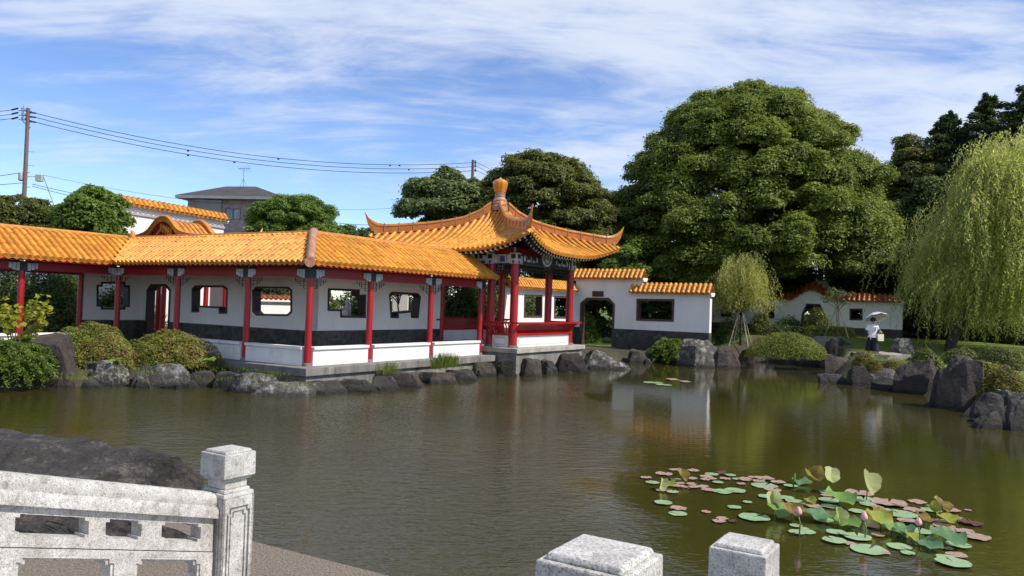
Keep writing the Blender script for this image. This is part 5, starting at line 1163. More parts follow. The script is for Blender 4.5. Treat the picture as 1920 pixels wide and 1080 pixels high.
def tufts(name, label, pts, n, h, w_, spread, m=GRASSM, kind='stuff'):
    P, A = [], []
    for p in pts:
        k = n; o = rng.normal(size=(k, 3)) * np.array([spread, spread, 0]); b = np.array(p)[None] + o; hh = h * rng.uniform(.4, 1.2, k)
        ax = rng.normal(size=(k, 3)) * .28 + np.array([0, 0, 1]); ax = unit(ax); P.append(np.concatenate([b + ax * hh[:, None] * .5, hh[:, None]], 1)); A.append(ax)
    P = np.concatenate(P); A = np.concatenate(A); o = leaves(name, P[:, :3], rng.normal(size=A.shape) * np.array([1, 1, .15]), P[:, 3] / 1.0, w_, m, None, (0, 0, 0), axis=A, cup=.02, jit=.05)
    tag(o, label, 'grass', kind=kind); return o
gp_ = lambda px, py, z: tuple(gz(px, py, z))
T1 = [gp_(x, y, .45) for x, y in ((820, 693), (826, 690), (832, 690), (838, 689), (846, 688))]
tufts('grass_tuft', 'tall bright grass tuft against the corridor plinth', T1, 130, .5, .016, .12, kind='thing')
T2 = [gp_(x, y, .35) for x, y in ((722, 702), (735, 700), (728, 704))]; tufts('grass_tuft', 'sparse dry grass tuft below the second low wall', T2, 60, .4, .014, .16, kind='thing')
T3 = [gp_(x, y, .35) for x, y in ((1090, 655), (1083, 660), (1075, 668), (1100, 672), (1060, 668), (1045, 672), (1110, 668), (1150, 662), (1170, 655), (1195, 652), (1205, 648), (955, 688), (900, 690), (1030, 672))] + [gp_(x, y, .55) for x, y in ((1088, 640), (1095, 642), (1085, 646))]
T4 = [gp_(x, y, .45) for x, y in ((440, 690), (455, 693), (470, 695), (485, 698), (500, 700), (515, 703), (425, 690), (410, 690), (530, 706), (250, 700), (256, 695), (262, 702), (145, 705), (150, 710), (155, 712), (400, 695), (560, 722), (545, 728), (410, 712), (480, 712))]
tufts('grass', 'rough grass growing among the shore rocks', T3 + T4, 60, .11, .012, .25)
lp = []
while len(lp) < 700:
    x, y = rng.uniform(11, 24), rng.uniform(29, 45)
    if sdist(np.array([x]), np.array([y]))[0] > .8: lp.append((x, y, gh(x, y)))
while len(lp) < 900: x, y = rng.uniform(3, 8), rng.uniform(43.5, 48); lp.append((x, y, gh(x, y)))
tufts('grass', 'short sunlit lawn grass on the right bank', lp, 30, .10, .014, .35)
# ================================================================== ROCKS
_bm = bmesh.new(); bmesh.ops.create_icosphere(_bm, subdivisions=5, radius=1); _bm.verts.ensure_lookup_table()
ICO_V = np.array([v.co[:] for v in _bm.verts]); ICO_F = [[v.index for v in f.verts] for f in _bm.faces]; _bm.free()
_bm = bmesh.new(); bmesh.ops.create_icosphere(_bm, subdivisions=7, radius=1); _bm.verts.ensure_lookup_table()
ICO_V6 = np.array([v.co[:] for v in _bm.verts]); ICO_F6 = [[v.index for v in f.verts] for f in _bm.faces]; _bm.free()
def noise3(p, s, seed, octv=4):
    r = np.random.default_rng(seed); o = np.zeros(len(p)); a = 1.0
    for k in range(octv):
        for _ in range(4):
            d = unit(r.normal(size=(1, 3)))[0] * s; o += a * np.sin(p @ d + r.random() * 6.28) * .5
        s *= 2.0; a *= .5
    return o
def boulder(label, c, rx, ry, h, m, seed, cuts=11, sink=.35, yaw=None, flat=None, rough=.06, hi=False, cat='rock', group=None, lean=(0, 0)):
    r = np.random.default_rng(seed); v = (ICO_V6 if hi else ICO_V).copy(); FF = ICO_F6 if hi else ICO_F
    # squarer start shape, then planar fractures
    v = np.sign(v) * np.abs(v) ** np.array([.62, .62, .5]); v /= np.abs(v).max(0)
    for k in range(cuts):
        n = unit(r.normal(size=(1, 3)))[0]; n[2] = abs(n[2]) * (.6 if k % 3 else 1); n /= np.linalg.norm(n); d = r.uniform(.5, .95)
        e = v @ n - d; v -= np.outer(np.maximum(e, 0) * .985, n)
    if flat: e = v[:, 2] - flat; v[:, 2] -= np.maximum(e, 0) * .93
    v *= (1 + rough * noise3(v, 3.0, seed + 1) + rough * .45 * noise3(v, 11, seed + 2, 3))[:, None]
    if hi: v *= (1 + .010 * noise3(v, 26, seed + 5, 4) + .028 * np.abs(noise3(v * np.array([1, 1, 3.]), 7, seed + 6, 3)))[:, None]
    zx = v[:, 2].max(); v[:, 2] /= zx; k = np.abs(v[:, :2]).max(0); v[:, :2] /= k
    a = r.uniform(-.5, .5) if yaw is None else yaw; ca, sa = math.cos(a), math.sin(a); z = np.where(v[:, 2] > 0, v[:, 2] * h, v[:, 2] * (h * .25 + sink))
    x, y = v[:, 0] * rx, v[:, 1] * ry; P = np.stack([x * ca - y * sa + lean[0] * z, x * sa + y * ca + lean[1] * z, z], 1)
    me = bpy.data.meshes.new('boulder'); me.from_pydata(P.tolist(), [], FF); me.polygons.foreach_set('use_smooth', [True] * len(me.polygons)); me.set_sharp_from_angle(angle=R_(20)); me.materials.append(m)
    o = link_mesh('boulder', me, None, c); return tag(o, label, cat, group)
def rkpx(label, x0, x1, yt, yb, m=None, zb=0.0, dep=.75, seed=None, **k):
    seed = seed or int(x0 * 3 + yt); a = gz((x0 + x1) / 2, yb, zb); y = a.y; rx = (x1 - x0) / 2 * y / FPX * 1.34 * k.pop('wide', 1); lo_ = k.pop('low', 1); ry = max(rx * dep, .25); cy = y + ry * .8
    k.setdefault('flat', random.uniform(.42, .8)); t = gy((x0 + x1) / 2, yt, y + ry * .6); b = gy((x0 + x1) / 2, yb, cy)
    return boulder(label, Vector((b.x, cy, zb)), rx * cy / y, ry, max(.12, (t.z - zb) * 1.06 * lo_), m or ROCK, seed, yaw=k.pop('yaw', random.uniform(-.25, .25)), **k)
RK = [
 ('large smooth dark brown boulder at the left shore beside the juniper', 22, 156, 632, 727, ROCKB, 0, .6),
 ('pale lichened squat rock right of the smooth brown boulder', 155, 241, 677, 726, ROCKL, 0, .6),
 ('small lichened stone wedged between two squat shore rocks', 246, 282, 696, 727, ROCKL, 0, .7),
 ('wide lichened shore rock below the reddish azalea', 268, 352, 683, 726, ROCKL, 0, .55),
 ('smooth brown low rock right of the wide lichened one', 348, 412, 697, 726, ROCKB, 0, .6),
 ('small dark rounded stone left of the corner boulders', 403, 443, 698, 729, ROCK, 0, .8),
 ('broad grey-brown boulder in front of the left corridor plinth', 437, 526, 701, 737, ROCKL, 0, .6),
 ('pale rounded rock at the water below the plinth corner', 490, 572, 714, 743, ROCKL, 0, .6),
 ('flat dark slab rock right of the plinth corner', 564, 645, 712, 740, ROCK, 0, .6),
 ('dark low rock beside the flat slab under the second low wall', 638, 701, 710, 735, ROCK, 0, .6),
 ('dark squat rock below the sparse grass tuft', 696, 745, 703, 732, ROCK, 0, .7),
 ('long brown rock under the third low wall', 722, 793, 696, 727, ROCKB, 0, .6),
 ('rounded rock just left of the tall bright grass tuft', 793, 846, 696, 719, ROCKB, 0, .7),
 ('small shore rock under the tall bright grass tuft', 840, 887, 691, 716, ROCK, 0, .7),
 ('brown rock where the corridor plinth meets the pavilion platform', 888, 929, 677, 706, ROCKB, 0, .7),
 ('black wet rock under the pavilion platform corner', 926, 968, 675, 706, ROCK, 0, .7),
 ('brown angular rock below the front pavilion column', 970, 1017, 673, 705, ROCKB, 0, .7),
 ('dark rock under the middle of the pavilion platform', 1012, 1048, 676, 700, ROCK, 0, .7),
 ('rough brown rock under the right half of the pavilion platform', 1042, 1104, 664, 699, ROCKB, 0, .6),
 ('pale rough rock right of the pavilion platform', 1098, 1172, 659, 693, ROCKL, 0, .6),
 ('squared dark stone left of the overhanging juniper', 1170, 1215, 656, 681, ROCK, 0, .7),
 ('tall lichened grey boulder against the right end of the gate wall', 1272, 1334, 638, 688, ROCKL, 0, .6),
 ('dark block standing behind the reddish brown boulder by the wall end', 1334, 1384, 622, 662, ROCK, .0, .7),
 ('reddish brown cracked boulder right of the wall end', 1331, 1385, 651, 690, ROCKB, 0, .6),
 ('small brown rock right of the reddish cracked boulder', 1380, 1410, 656, 685, ROCKB, 0, .8),
 ('long dark edging stone below the clipped golden bush', 1392, 1464, 652, 678, ROCKL, 0, .4),
 ('dark edging stone in the middle of the far bank', 1456, 1504, 655, 681, ROCK, 0, .5),
 ('dark edging stone at the right end of the far bank row', 1496, 1546, 658, 686, ROCK, 0, .5),
 ('tall brown boulder at the tip of the right promontory', 1540, 1574, 636, 692, ROCKB, 0, .8),
 ('broad angular brown boulder near the walking person', 1566, 1609, 637, 676, ROCKB, .35, .8),
 ('flat-topped ledge rock at the promontory water line', 1553, 1598, 667, 706, ROCKB, 0, .7),
 ('dark rock under the small moss mound', 1588, 1636, 662, 700, ROCK, .1, .7),
 ('wide dark rock in the water below the moss mounds', 1580, 1656, 687, 724, ROCK, 0, .6),
 ('pale-patched rock right of the wide dark waterline rock', 1618, 1686, 690, 726, ROCKL, 0, .6),
 ('low wet stone at the promontory foot', 1540, 1582, 702, 720, ROCK, 0, .7),
 ('low wet slab below the big black-faced rock', 1632, 1704, 719, 733, ROCK, 0, .6),
 ('big black-faced block with a brown top on the right bank', 1681, 1757, 676, 740, ROCKB, 0, .8),
 ('leaning dark rock left of the tall standing rock', 1742, 1779, 692, 763, ROCK, 0, .9),
 ('tall standing dark rock, the highest on the right bank', 1769, 1842, 671, 770, ROCKB, 0, .8),
 ('upright pale grey rock beside the path and the person', 1669, 1707, 636, 680, ROCKL, .55, .8),
 ('pale-topped block near the right frame edge', 1866, 1919, 733, 786, ROCKL, 0, .8),
 ('mid-sized dark rock between the standing rock and the pale block', 1812, 1875, 737, 786, ROCK, 0, .8),
 ('low flat rock at the waterline below the pale-topped block', 1829, 1889, 774, 806, ROCK, 0, .7),
 ('grey rock cut off by the right frame edge', 1892, 1955, 752, 810, ROCK, 0, .8)]
for k_, (lb, x0, x1, yt, yb, m, zb, dp) in enumerate(RK): rkpx(lb, x0, x1, yt, yb, m, zb, dp, **(dict(cuts=3, rough=.045, seed=5, flat=.93, yaw=.1, wide=1.12) if k_ == 0 else dict(cuts=9 if m is ROCKL else 13, **(dict(wide=1.22, low=.86) if 7 <= k_ <= 14 else {}))))
for k in range(9):
    t = k / 8; c = Vector((12.6 + 1.5 * t, 17.5 - 10 * t, 0)); boulder('shore rock', c, .7, .6, .7, ROCK, 900 + k)['label'] = 'shore rock on the right bank outside the picture, toward the bridge'; bpy.context.scene.collection.objects[-1]['group'] = 'shore rocks outside the picture'
# big flat-topped rock behind the railing
FROCK = rock_mat('coarse_flat_boulder', (.075, .062, .052), (.20, .17, .14), .52)
boulder('big flat-topped dark rock behind the stone railing', Vector((-4.75, 8.15, 0)), 2.0, .95, .99, FROCK, 77, cuts=6, flat=.74, yaw=-.40, rough=.032, hi=True)
boulder('low ledge rock at the right end of the big flat-topped rock by the railing post', Vector((-3.25, 7.5, 0)), .9, .7, .76, FROCK, 81, cuts=8, flat=.7, yaw=-.40, rough=.07, hi=True)
boulder('low reddish brown rock seen through the railing openings', Vector((-3.55, 6.85, .2)), 2.0, .55, .60, FROCK, 78, yaw=-.45, rough=.07, hi=True)
for k, (px, py) in enumerate([(165, 729), (258, 729), (310, 729), (352, 728), (425, 730), (470, 735), (610, 741), (668, 736), (720, 732), (770, 726), (812, 720), (865, 715), (905, 706), (948, 706), (995, 705), (1030, 702), (1075, 699), (1120, 693), (1165, 690), (1215, 682), (1330, 690), (1425, 680), (1480, 682), (1530, 686), (1600, 722), (1670, 728), (1760, 763), (1850, 795)]):
    c = gz(px, py, 0); boulder('small dark wet stone at the water line between the larger shore boulders', Vector((c.x, c.y + .25, -.02)), random.uniform(.28, .5), random.uniform(.22, .34), random.uniform(.14, .3), ROCK, 300 + k, cuts=12, group='small wet stones along the pond edge')
# pale scholar's stone behind the corridor
c = Vector(gy(651, 580, 34)); c.z = .5
boulder('tall pale ornamental rock seen through the double-square corridor window', c, .45, .4, 2.3, mat('pale_limestone', (.52, .51, .48), .85, .6, 5, bump=.8, bs=9, col2=(.10, .10, .10)), 55, cuts=14, rough=.12, cat='ornamental rock')
# pale flat path patch where the person walks
rkpx('pale beige flat rock on the path in front of the walking person', 1636, 1708, 663, 690, mat('beige_rock', (.36, .31, .25), .9, .35, 4, bump=.5, bs=14), .55, 1.1, seed=5, flat=.5)
def drape(name, pts, wd, m, dz=.03):
    pts = resample([Vector((*p, 0)) for p in pts], .35); vs = []
    for i, p in enumerate(pts):
        t = (pts[min(i + 1, len(pts) - 1)] - pts[max(i - 1, 0)]).normalized(); n = Z.cross(t)
        for k in range(5): q = p + n * wd * (k / 2 - 1) * .5; vs.append((q.x, q.y, gh(q.x, q.y) + dz))
    mb = MB(); mb.add(vs, [(i * 5 + k, i * 5 + k + 1, i * 5 + k + 6, i * 5 + k + 5) for i in range(len(pts) - 1) for k in range(4)]); return tag(mb.build(name, m, smooth=180), kind='structure')
drape('path', [(15.6, 32.6), (15.9, 34.2), (15.2, 35.8), (14.2, 37.5), (15, 40), (18.5, 43.5)], 1.3, mat('beige_path', (.30, .26, .21), .95, .3, 3, bump=.3))
# ================================================================== STONE BRIDGE
mb = MB(); gq = [g_(8.2), g_(-7.5), (-12, 5), (-3.5, -1), (4, -1), (9, 3)]
q0 = GP1 - GD * 1.2; q1 = GP1 + GD * 8.2; bk = Vector((GD.y, -GD.x, 0)); 
hprism(mb, [tuple(q[:2]) for q in (q0, q1, q1 + bk * 3.2, q0 - GD * 6.0 + bk * 3.2, q0 - GD * 6.0 + bk * .5)], -1.0, .5)
tag(mb.build('path', mat('gravel_concrete', (.25, .205, .155), .95, .75, 48, bump=1.0, bs=60, dirt=(.12, .10, .08), dirt_s=1.2, dirt_th=.58), bevel=.02), kind='structure')
bd = D; bn = Ev   # bridge axis away from the viewer, and to the left
FR = Vector((1.087, 3.228, 0)); FLp = Vector((-1.769, 4.905, 0))   # near corners of the end posts' caps
br = thing('stone_bridge', Vector((-.3, 4.0, .5)), 'pale granite footbridge railing posts and carved balustrade in the foreground', 'bridge')
CS = .245
def post(corner, ztop, zbot):
    """square granite post; corner = the cap corner nearest the viewer"""
    c = corner + bd * (CS / 2) + bn * (CS / 2); mb = MB(); h = CS / 2
    mb.frustum(c, bd, bn, h * .86, h * .86, h * .80, h * .80, ztop - .012, ztop + .006)
    mb.frustum(c, bd, bn, h, h, h * .985, h * .985, ztop - .165, ztop - .012)
    mb.frustum(c, bd, bn, h * .86, h * .86, h * .86, h * .86, ztop - .185, ztop - .165)
    mb.frustum(c, bd, bn, h * .70, h * .70, h * .70, h * .70, ztop - .24, ztop - .185)
    mb.frustum(c, bd, bn, h * .84, h * .84, h * .80, h * .80, ztop - .262, ztop - .24)
    mb.frustum(c, bd, bn, h * .975, h * .975, h * .95, h * .95, ztop - .29, ztop - .262)
    p = mb.build('railing_post', GRAN, br, bevel=.006)
    # shaft: plates with a sunk panel on each face
    mb = MB(); H0, H1 = zbot, ztop - .29; mb.box(c + Z * ((H0 + H1) / 2), bd, bn, Z, h * .975 - .016, h * .975 - .016, (H1 - H0) / 2)
    w_ = h * .975
    for ax, nn in ((bd, bn), (bd, -bn), (bn, bd), (bn, -bd)):
        a, b, n1 = w_ - .050, w_ - .030, .018; zt, zb_ = H1 - .06, H0 + .1
        o_ = [(-b, zb_), (b, zb_), (b, zt - .028), (b - n1, zt - .028), (b - n1, zt), (-b + n1, zt), (-b + n1, zt - .028), (-b, zt - .028)]
        mb.plate([(-w_, H0), (w_, H0), (w_, H1), (-w_, H1)], [o_], c, ax, nn, w_ - .016, w_)
        i_ = inset(o_, .016); mb.plate(i_, [inset(i_, .012)], c, ax, nn, w_ - .016, w_ - .004)
        j_ = inset(i_, .022); mb.plate(j_, [], c, ax, nn, w_ - .017, w_ - .006)
    mb.build('post_shaft', GRAN, p)
    return c
zE, zM = 1.62, 2.006
lE = post(FLp, zE, .45); lM = post(FLp - bd * 1.60, zM, .7)
rE = post(FR, zE, .45); rM = post(Vector((.284, 1.797, 0)), zM, .7)
l0 = post(FLp - bd * 3.25, 2.2, .9); r0 = post(FR - bd * 3.3, 2.2, .9)
dk = MB(); a, b = FR - bn * .1, FLp + bn * .33
def deckp(t): return .5 + .30 * t - .0 * t if t < 1.6 else .98 + .16 * (t - 1.6)
dv = []
for t in (-.3, 0, .8, 1.6, 2.4, 3.4, 4.5):
    for q in (a, b):
        zt = max(.504, deckp(max(0, t))); dv.append(q - bd * (t - .235) + Z * zt); dv.append(q - bd * (t - .235) + Z * (zt - .35))
n = 4; fs = []
for i in range(6): b0 = i * 4; fs += [(b0, b0 + 2, b0 + 6, b0 + 4), (b0 + 1, b0 + 5, b0 + 7, b0 + 3), (b0, b0 + 4, b0 + 5, b0 + 1), (b0 + 2, b0 + 3, b0 + 7, b0 + 6)]
dk.add(dv, fs + [(0, 1, 3, 2), (24, 26, 27, 25)]); dk.build('deck', GRAN, br)
def rail(cE, cM, zE_, zM_, side, carve=None):
    """sloping moulded handrail over a pierced slab between two posts; side = +1 faces right"""
    bd = (cE - cM).normalized(); bn = Z.cross(bd); L_ = (cE - cM).length - CS; a = cE - bd * (CS / 2); sl = (zM_ - zE_) / (L_ + CS) * 1.12
    zr = lambda s: zE_ - .255 + sl * s   # rail top at distance s from the lower post
    fn = -bn
    prof = [(-.085, -.155), (-.085, -.105), (-.074, -.088), (-.060, -.082), (-.064, -.055), (-.055, -.02), (-.030, 0), (.030, 0), (.055, -.02), (.064, -.055), (.060, -.082), (.074, -.088), (.085, -.105), (.085, -.155)]
    mb = MB(); vs = []
    for s in lin(.0, L_, 12): vs += [a - bd * s + bn * x + Z * (zr(s) + z) for x, z in prof]
    # rounded lower end
    n = len(prof); fs = [(i * n + k, i * n + (k + 1) % n, (i + 1) * n + (k + 1) % n, (i + 1) * n + k) for i in range(12) for k in range(n)] + [tuple(range(n)), tuple(range(12 * n, 13 * n))]
    mb.add(vs, fs); mb.build('handrail', GRAN, br, smooth=40)
    mb = MB(); sh = lambda s, dz: (s, zr(s) - .155 + dz)
    # upper slab with three stepped openings, lower slab with two
    def notch(s0, s1, d0, d1, k):
        o = [(s0 + k, d0), (s1 - k, d0), (s1 - k, d0 + k * .8), (s1, d0 + k * .8), (s1, d1 - k * .8), (s1 - k, d1 - k * .8), (s1 - k, d1), (s0 + k, d1), (s0 + k, d1 - k * .8), (s0, d1 - k * .8), (s0, d0 + k * .8), (s0 + k, d0 + k * .8)]
        return [sh(s, d) for s, d in o]
    up = [notch(s0 * L_, s1 * L_, -.155, -.045, .022) for s0, s1 in ((.075, .275), (.37, .53), (.60, .88))]
    mb.plate([sh(.012, -.002), sh(L_ - .012, -.002), sh(L_ - .012, -.212), sh(.012, -.212)], up, a, -bd, bn, -.05, .05)
    lo = [notch(s0 * L_, s1 * L_, -.60, -.275, .03) for s0, s1 in ((.085, .38), (.50, .86))]
    lo2 = [notch(s0 * L_ - .028, s1 * L_ + .028, -.62, -.252, .03) for s0, s1 in ((.085, .38), (.50, .86))]
    mb.plate([sh(.012, -.218), sh(L_ - .012, -.218), sh(L_ - .012, -.80), sh(.012, -.80)], lo, a, -bd, bn, -.045, .045)
    for f0, f1 in ((-.056, -.045), (.045, .056)):
        for h in lo2: mb.plate(inset(h, -.002), [inset(h, .012)], a, -bd, bn, f0, f1)
        mb.plate([sh(.012, -.218), sh(L_ - .012, -.218), sh(L_ - .012, -.80), sh(.012, -.80)], lo2, a, -bd, bn, f0, f1)
    mb.build('balustrade_slab', GRAN, br)
rail(lE, lM, zE, zM, 1); rail(rE, rM, zE, zM, -1)
# ================================================================== LOTUS AND WATER LILIES
zl = lambda x, y: (1160 + x / 2.526, 840 + y / 2.526)
def padmat(name, c1, c2, rim):
    m = mat(name, c1, .38, .35, 9, col2=c2, bump=.15, bs=20); return m
PADG = mat('green_lily_pad', (.30, .40, .22), .3, .3, 5, col2=(.20, .31, .14), bump=.1, bs=14)
PADP = mat('pinkish_lily_pad', (.44, .29, .23), .4, .4, 7, col2=(.22, .13, .09), bump=.3, bs=16)
PADR = mat('dark_red_lily_pad', (.13, .03, .02), .4, .5, 9, col2=(.05, .018, .012), bump=.3, bs=16)
def pad_mesh(nm, m, wav, seed):
    r = np.random.default_rng(seed); vs = [(0, 0, .0)]; fs = []; n = 28; a0 = .12
    for j, rr in enumerate((.5, .85, 1.0)):
        for k in range(n):
            a = a0 + (2 * math.pi - 2 * a0) * k / (n - 1); q = rr * (1 + .03 * math.sin(a * 5 + seed)); vs.append((q * math.cos(a), q * math.sin(a), wav * (rr ** 3) * (.5 + .7 * math.sin(a * 3 + seed) + .5 * math.sin(a * 7 + seed * 2))))
    for k in range(n - 1): fs.append((0, 1 + k, 2 + k))
    for j in range(2):
        for k in range(n - 1): b = 1 + j * n; fs.append((b + k, b + n + k, b + n + k + 1, b + k + 1))
    me = bpy.data.meshes.new(nm); me.from_pydata(vs, [], fs); me.polygons.foreach_set('use_smooth', [True] * len(me.polygons)); me.materials.append(m); return me
pads = {'g': [pad_mesh('lily_pad', PADG, .02, s) for s in (1, 2)], 'p': [pad_mesh('lily_pad', PADP, .05, s) for s in (3, 4, 5)], 'd': [pad_mesh('lily_pad', PADR, .12, s) for s in (6, 7)]}
PL = {'g': ('flat pale green lily pad floating in the lotus patch', 'green lily pads'), 'p': ('pinkish brown lily pad with a curled edge in the lotus patch', 'pinkish brown lily pads'), 'd': ('dark red crumpled lily pad in the lotus patch', 'dark red lily pads')}
PD = """262 105 45p;215 125 75p;355 110 55p;440 128 50g;490 122 60d;530 133 40g;350 150 48p;410 155 45p;445 152 40p;415 138 60p;505 148 50p;560 150 35g;600 152 70p;640 143 50p;690 148 80p;665 162 55p;720 152 40p;755 168 65p;690 181 95g;815 181 50g;730 202 75p;160 167 50g;270 154 40g;290 172 45p;285 186 55p;345 177 50p;355 191 50p;400 185 55p;425 201 65p;490 210 72g;552 205 75g;255 212 45g;200 205 50p;130 145 50p;212 265 65g;283 293 75p;280 314 68g;415 306 45p;490 338 55p;475 351 60p;540 352 40d;548 286 50g;610 262 35g;643 335 110g;845 407 60g;890 400 65g;878 386 35g;840 372 45g;990 215 60g;985 230 50p;700 235 60g;790 241 60g;830 258 60g;1140 220 120p;1000 250 80g;1160 248 100g;1180 270 60g;1000 281 60g;925 280 70p;855 266 60p;1130 305 60g;1280 265 150p;1330 272 70p;1415 258 80p;1330 315 120g;1400 298 90p;1480 298 70g;1580 300 70p;1365 350 80p;1030 405 70g;1130 428 100g;1022 445 85g;1100 458 60p;1185 485 130g;1265 503 40p;1330 472 85g;1370 503 50g;1205 375 60p;1230 418 60p;970 348 70g;1430 402 80g;1540 372 90p;1585 392 70p;1640 398 80p;1690 425 120p;1668 360 100d;1610 465 85g;1600 515 90p;1545 525 60g;1585 550 120g;1590 332 40g;1655 298 30p;1610 340 60p;1520 350 60p;1260 300 60g;1220 285 60p;580 175 40p;470 168 40g;300 110 35p;330 190 40p;1560 480 50p;1480 440 50g"""
for k, it in enumerate(PD.split(';')):
    x, y, wc = it.split(); wd, c = float(wc[:-1]), wc[-1]; p = gz(*zl(float(x), float(y)), 0); s = wd / 2.526 / 2 * p.y / FPX * (1.3 if c == 'g' else 1.05)
    me = pads[c][k % len(pads[c])]; o = link_mesh('lily_pad', me, None, (p.x, p.y, .012 + .0017 * (k % 9))); o.scale = (s, s, s); o.rotation_euler.z = random.random() * 6.28; tag(o, PL[c][0], 'lily pad', PL[c][1])
def lotus_mat(name, c1, c2):
    m, nt, N, L = nodes(name); out = N.new('ShaderNodeOutputMaterial'); p = N.new('ShaderNodeBsdfPrincipled'); t = N.new('ShaderNodeBsdfTranslucent'); mx = N.new('ShaderNodeMixShader'); tc = N.new('ShaderNodeTexCoord')
    nz = N.new('ShaderNodeTexNoise'); nz.inputs['Scale'].default_value = 7; nz.inputs['Detail'].default_value = 6; L.new(tc.outputs['Object'], nz.inputs['Vector'])
    r = ramp(N, [(.35, c1), (.65, c2)]); L.new(nz.outputs['Fac'], r.inputs[0]); L.new(r.outputs[0], p.inputs['Base Color']); p.inputs['Roughness'].default_value = .5
    h = N.new('ShaderNodeHueSaturation'); h.inputs['Value'].default_value = 1.3; L.new(r.outputs[0], h.inputs['Color']); L.new(h.outputs[0], t.inputs[0]); mx.inputs[0].default_value = .4
    L.new(p.outputs[0], mx.inputs[1]); L.new(t.outputs[0], mx.inputs[2]); L.new(mx.outputs[0], out.inputs[0]); return m
LG = lotus_mat('lotus_leaf_green', (.14, .28, .05), (.24, .40, .10)); LB = lotus_mat('lotus_leaf_bluegreen', (.10, .21, .09), (.18, .32, .15)); LY = lotus_mat('lotus_leaf_yellow', (.30, .31, .03), (.40, .42, .06)); LP = lotus_mat('lotus_leaf_pale', (.40, .44, .16), (.54, .56, .26)); LO = lotus_mat('lotus_leaf_withered', (.16, .11, .02), (.34, .25, .04))
STEM = mat('lotus_stem', (.15, .19, .06), .6, .3, 8)
def lotus(x, y, w_, h_, m, label, tilt=(0, 0), fold=0.0, stem=.35, seed=0):
    """raised lotus leaf: wavy round blade, folded along one axis, on a thin stem"""
    px, py = zl(x, y); r = random.Random(seed * 17 + int(x)); base = gz(px, py + stem * FPX / 10.2, 0); c = gy(px, py, base.y); rad = w_ / 2.526 / 2 * base.y / FPX
    t = thing('lotus_leaf', base, label, 'lotus leaf'); mb = MB(); vs = []; n = 30; rings = (0, .25, .5, .75, .92, 1.0)
    ti = Matrix.Rotation(tilt[0], 4, 'X') @ Matrix.Rotation(tilt[1], 4, 'Y'); ya = r.uniform(-.3, .3); p1, p2 = r.random() * 6, r.random() * 6
    for q in rings:
        for k in range(n):
            a = 2 * math.pi * k / n; X_, Y_ = 1.12 * q * math.cos(a), 1.12 * q * math.sin(a); z = .16 * q * q + q ** 3 * (.13 * math.sin(3 * a + p1) + .10 * math.sin(5 * a + p2) + .05 * math.sin(9 * a + p1)) + fold * abs(X_) ** 1.3
            X_ *= (1 - .42 * min(1, fold)); v = Vector((X_ * math.cos(ya) - Y_ * math.sin(ya), X_ * math.sin(ya) + Y_ * math.cos(ya), z)) * rad; vs.append(c + (ti @ v))
    fs = [(i * n + k, i * n + (k + 1) % n, (i + 1) * n + (k + 1) % n, (i + 1) * n + k) for i in range(len(rings) - 1) for k in range(n)]
    mb.add(vs, fs); mb.build('blade', m, t, smooth=180, fix=False)
    mb = MB(); mid = base.lerp(c, .5) + Vector((r.uniform(-.04, .04), 0, 0)); mb.tube([base - Z * .1, mid, c - Z * .005], .009, 6); mb.build('stem', STEM, t, smooth=180)
    return t
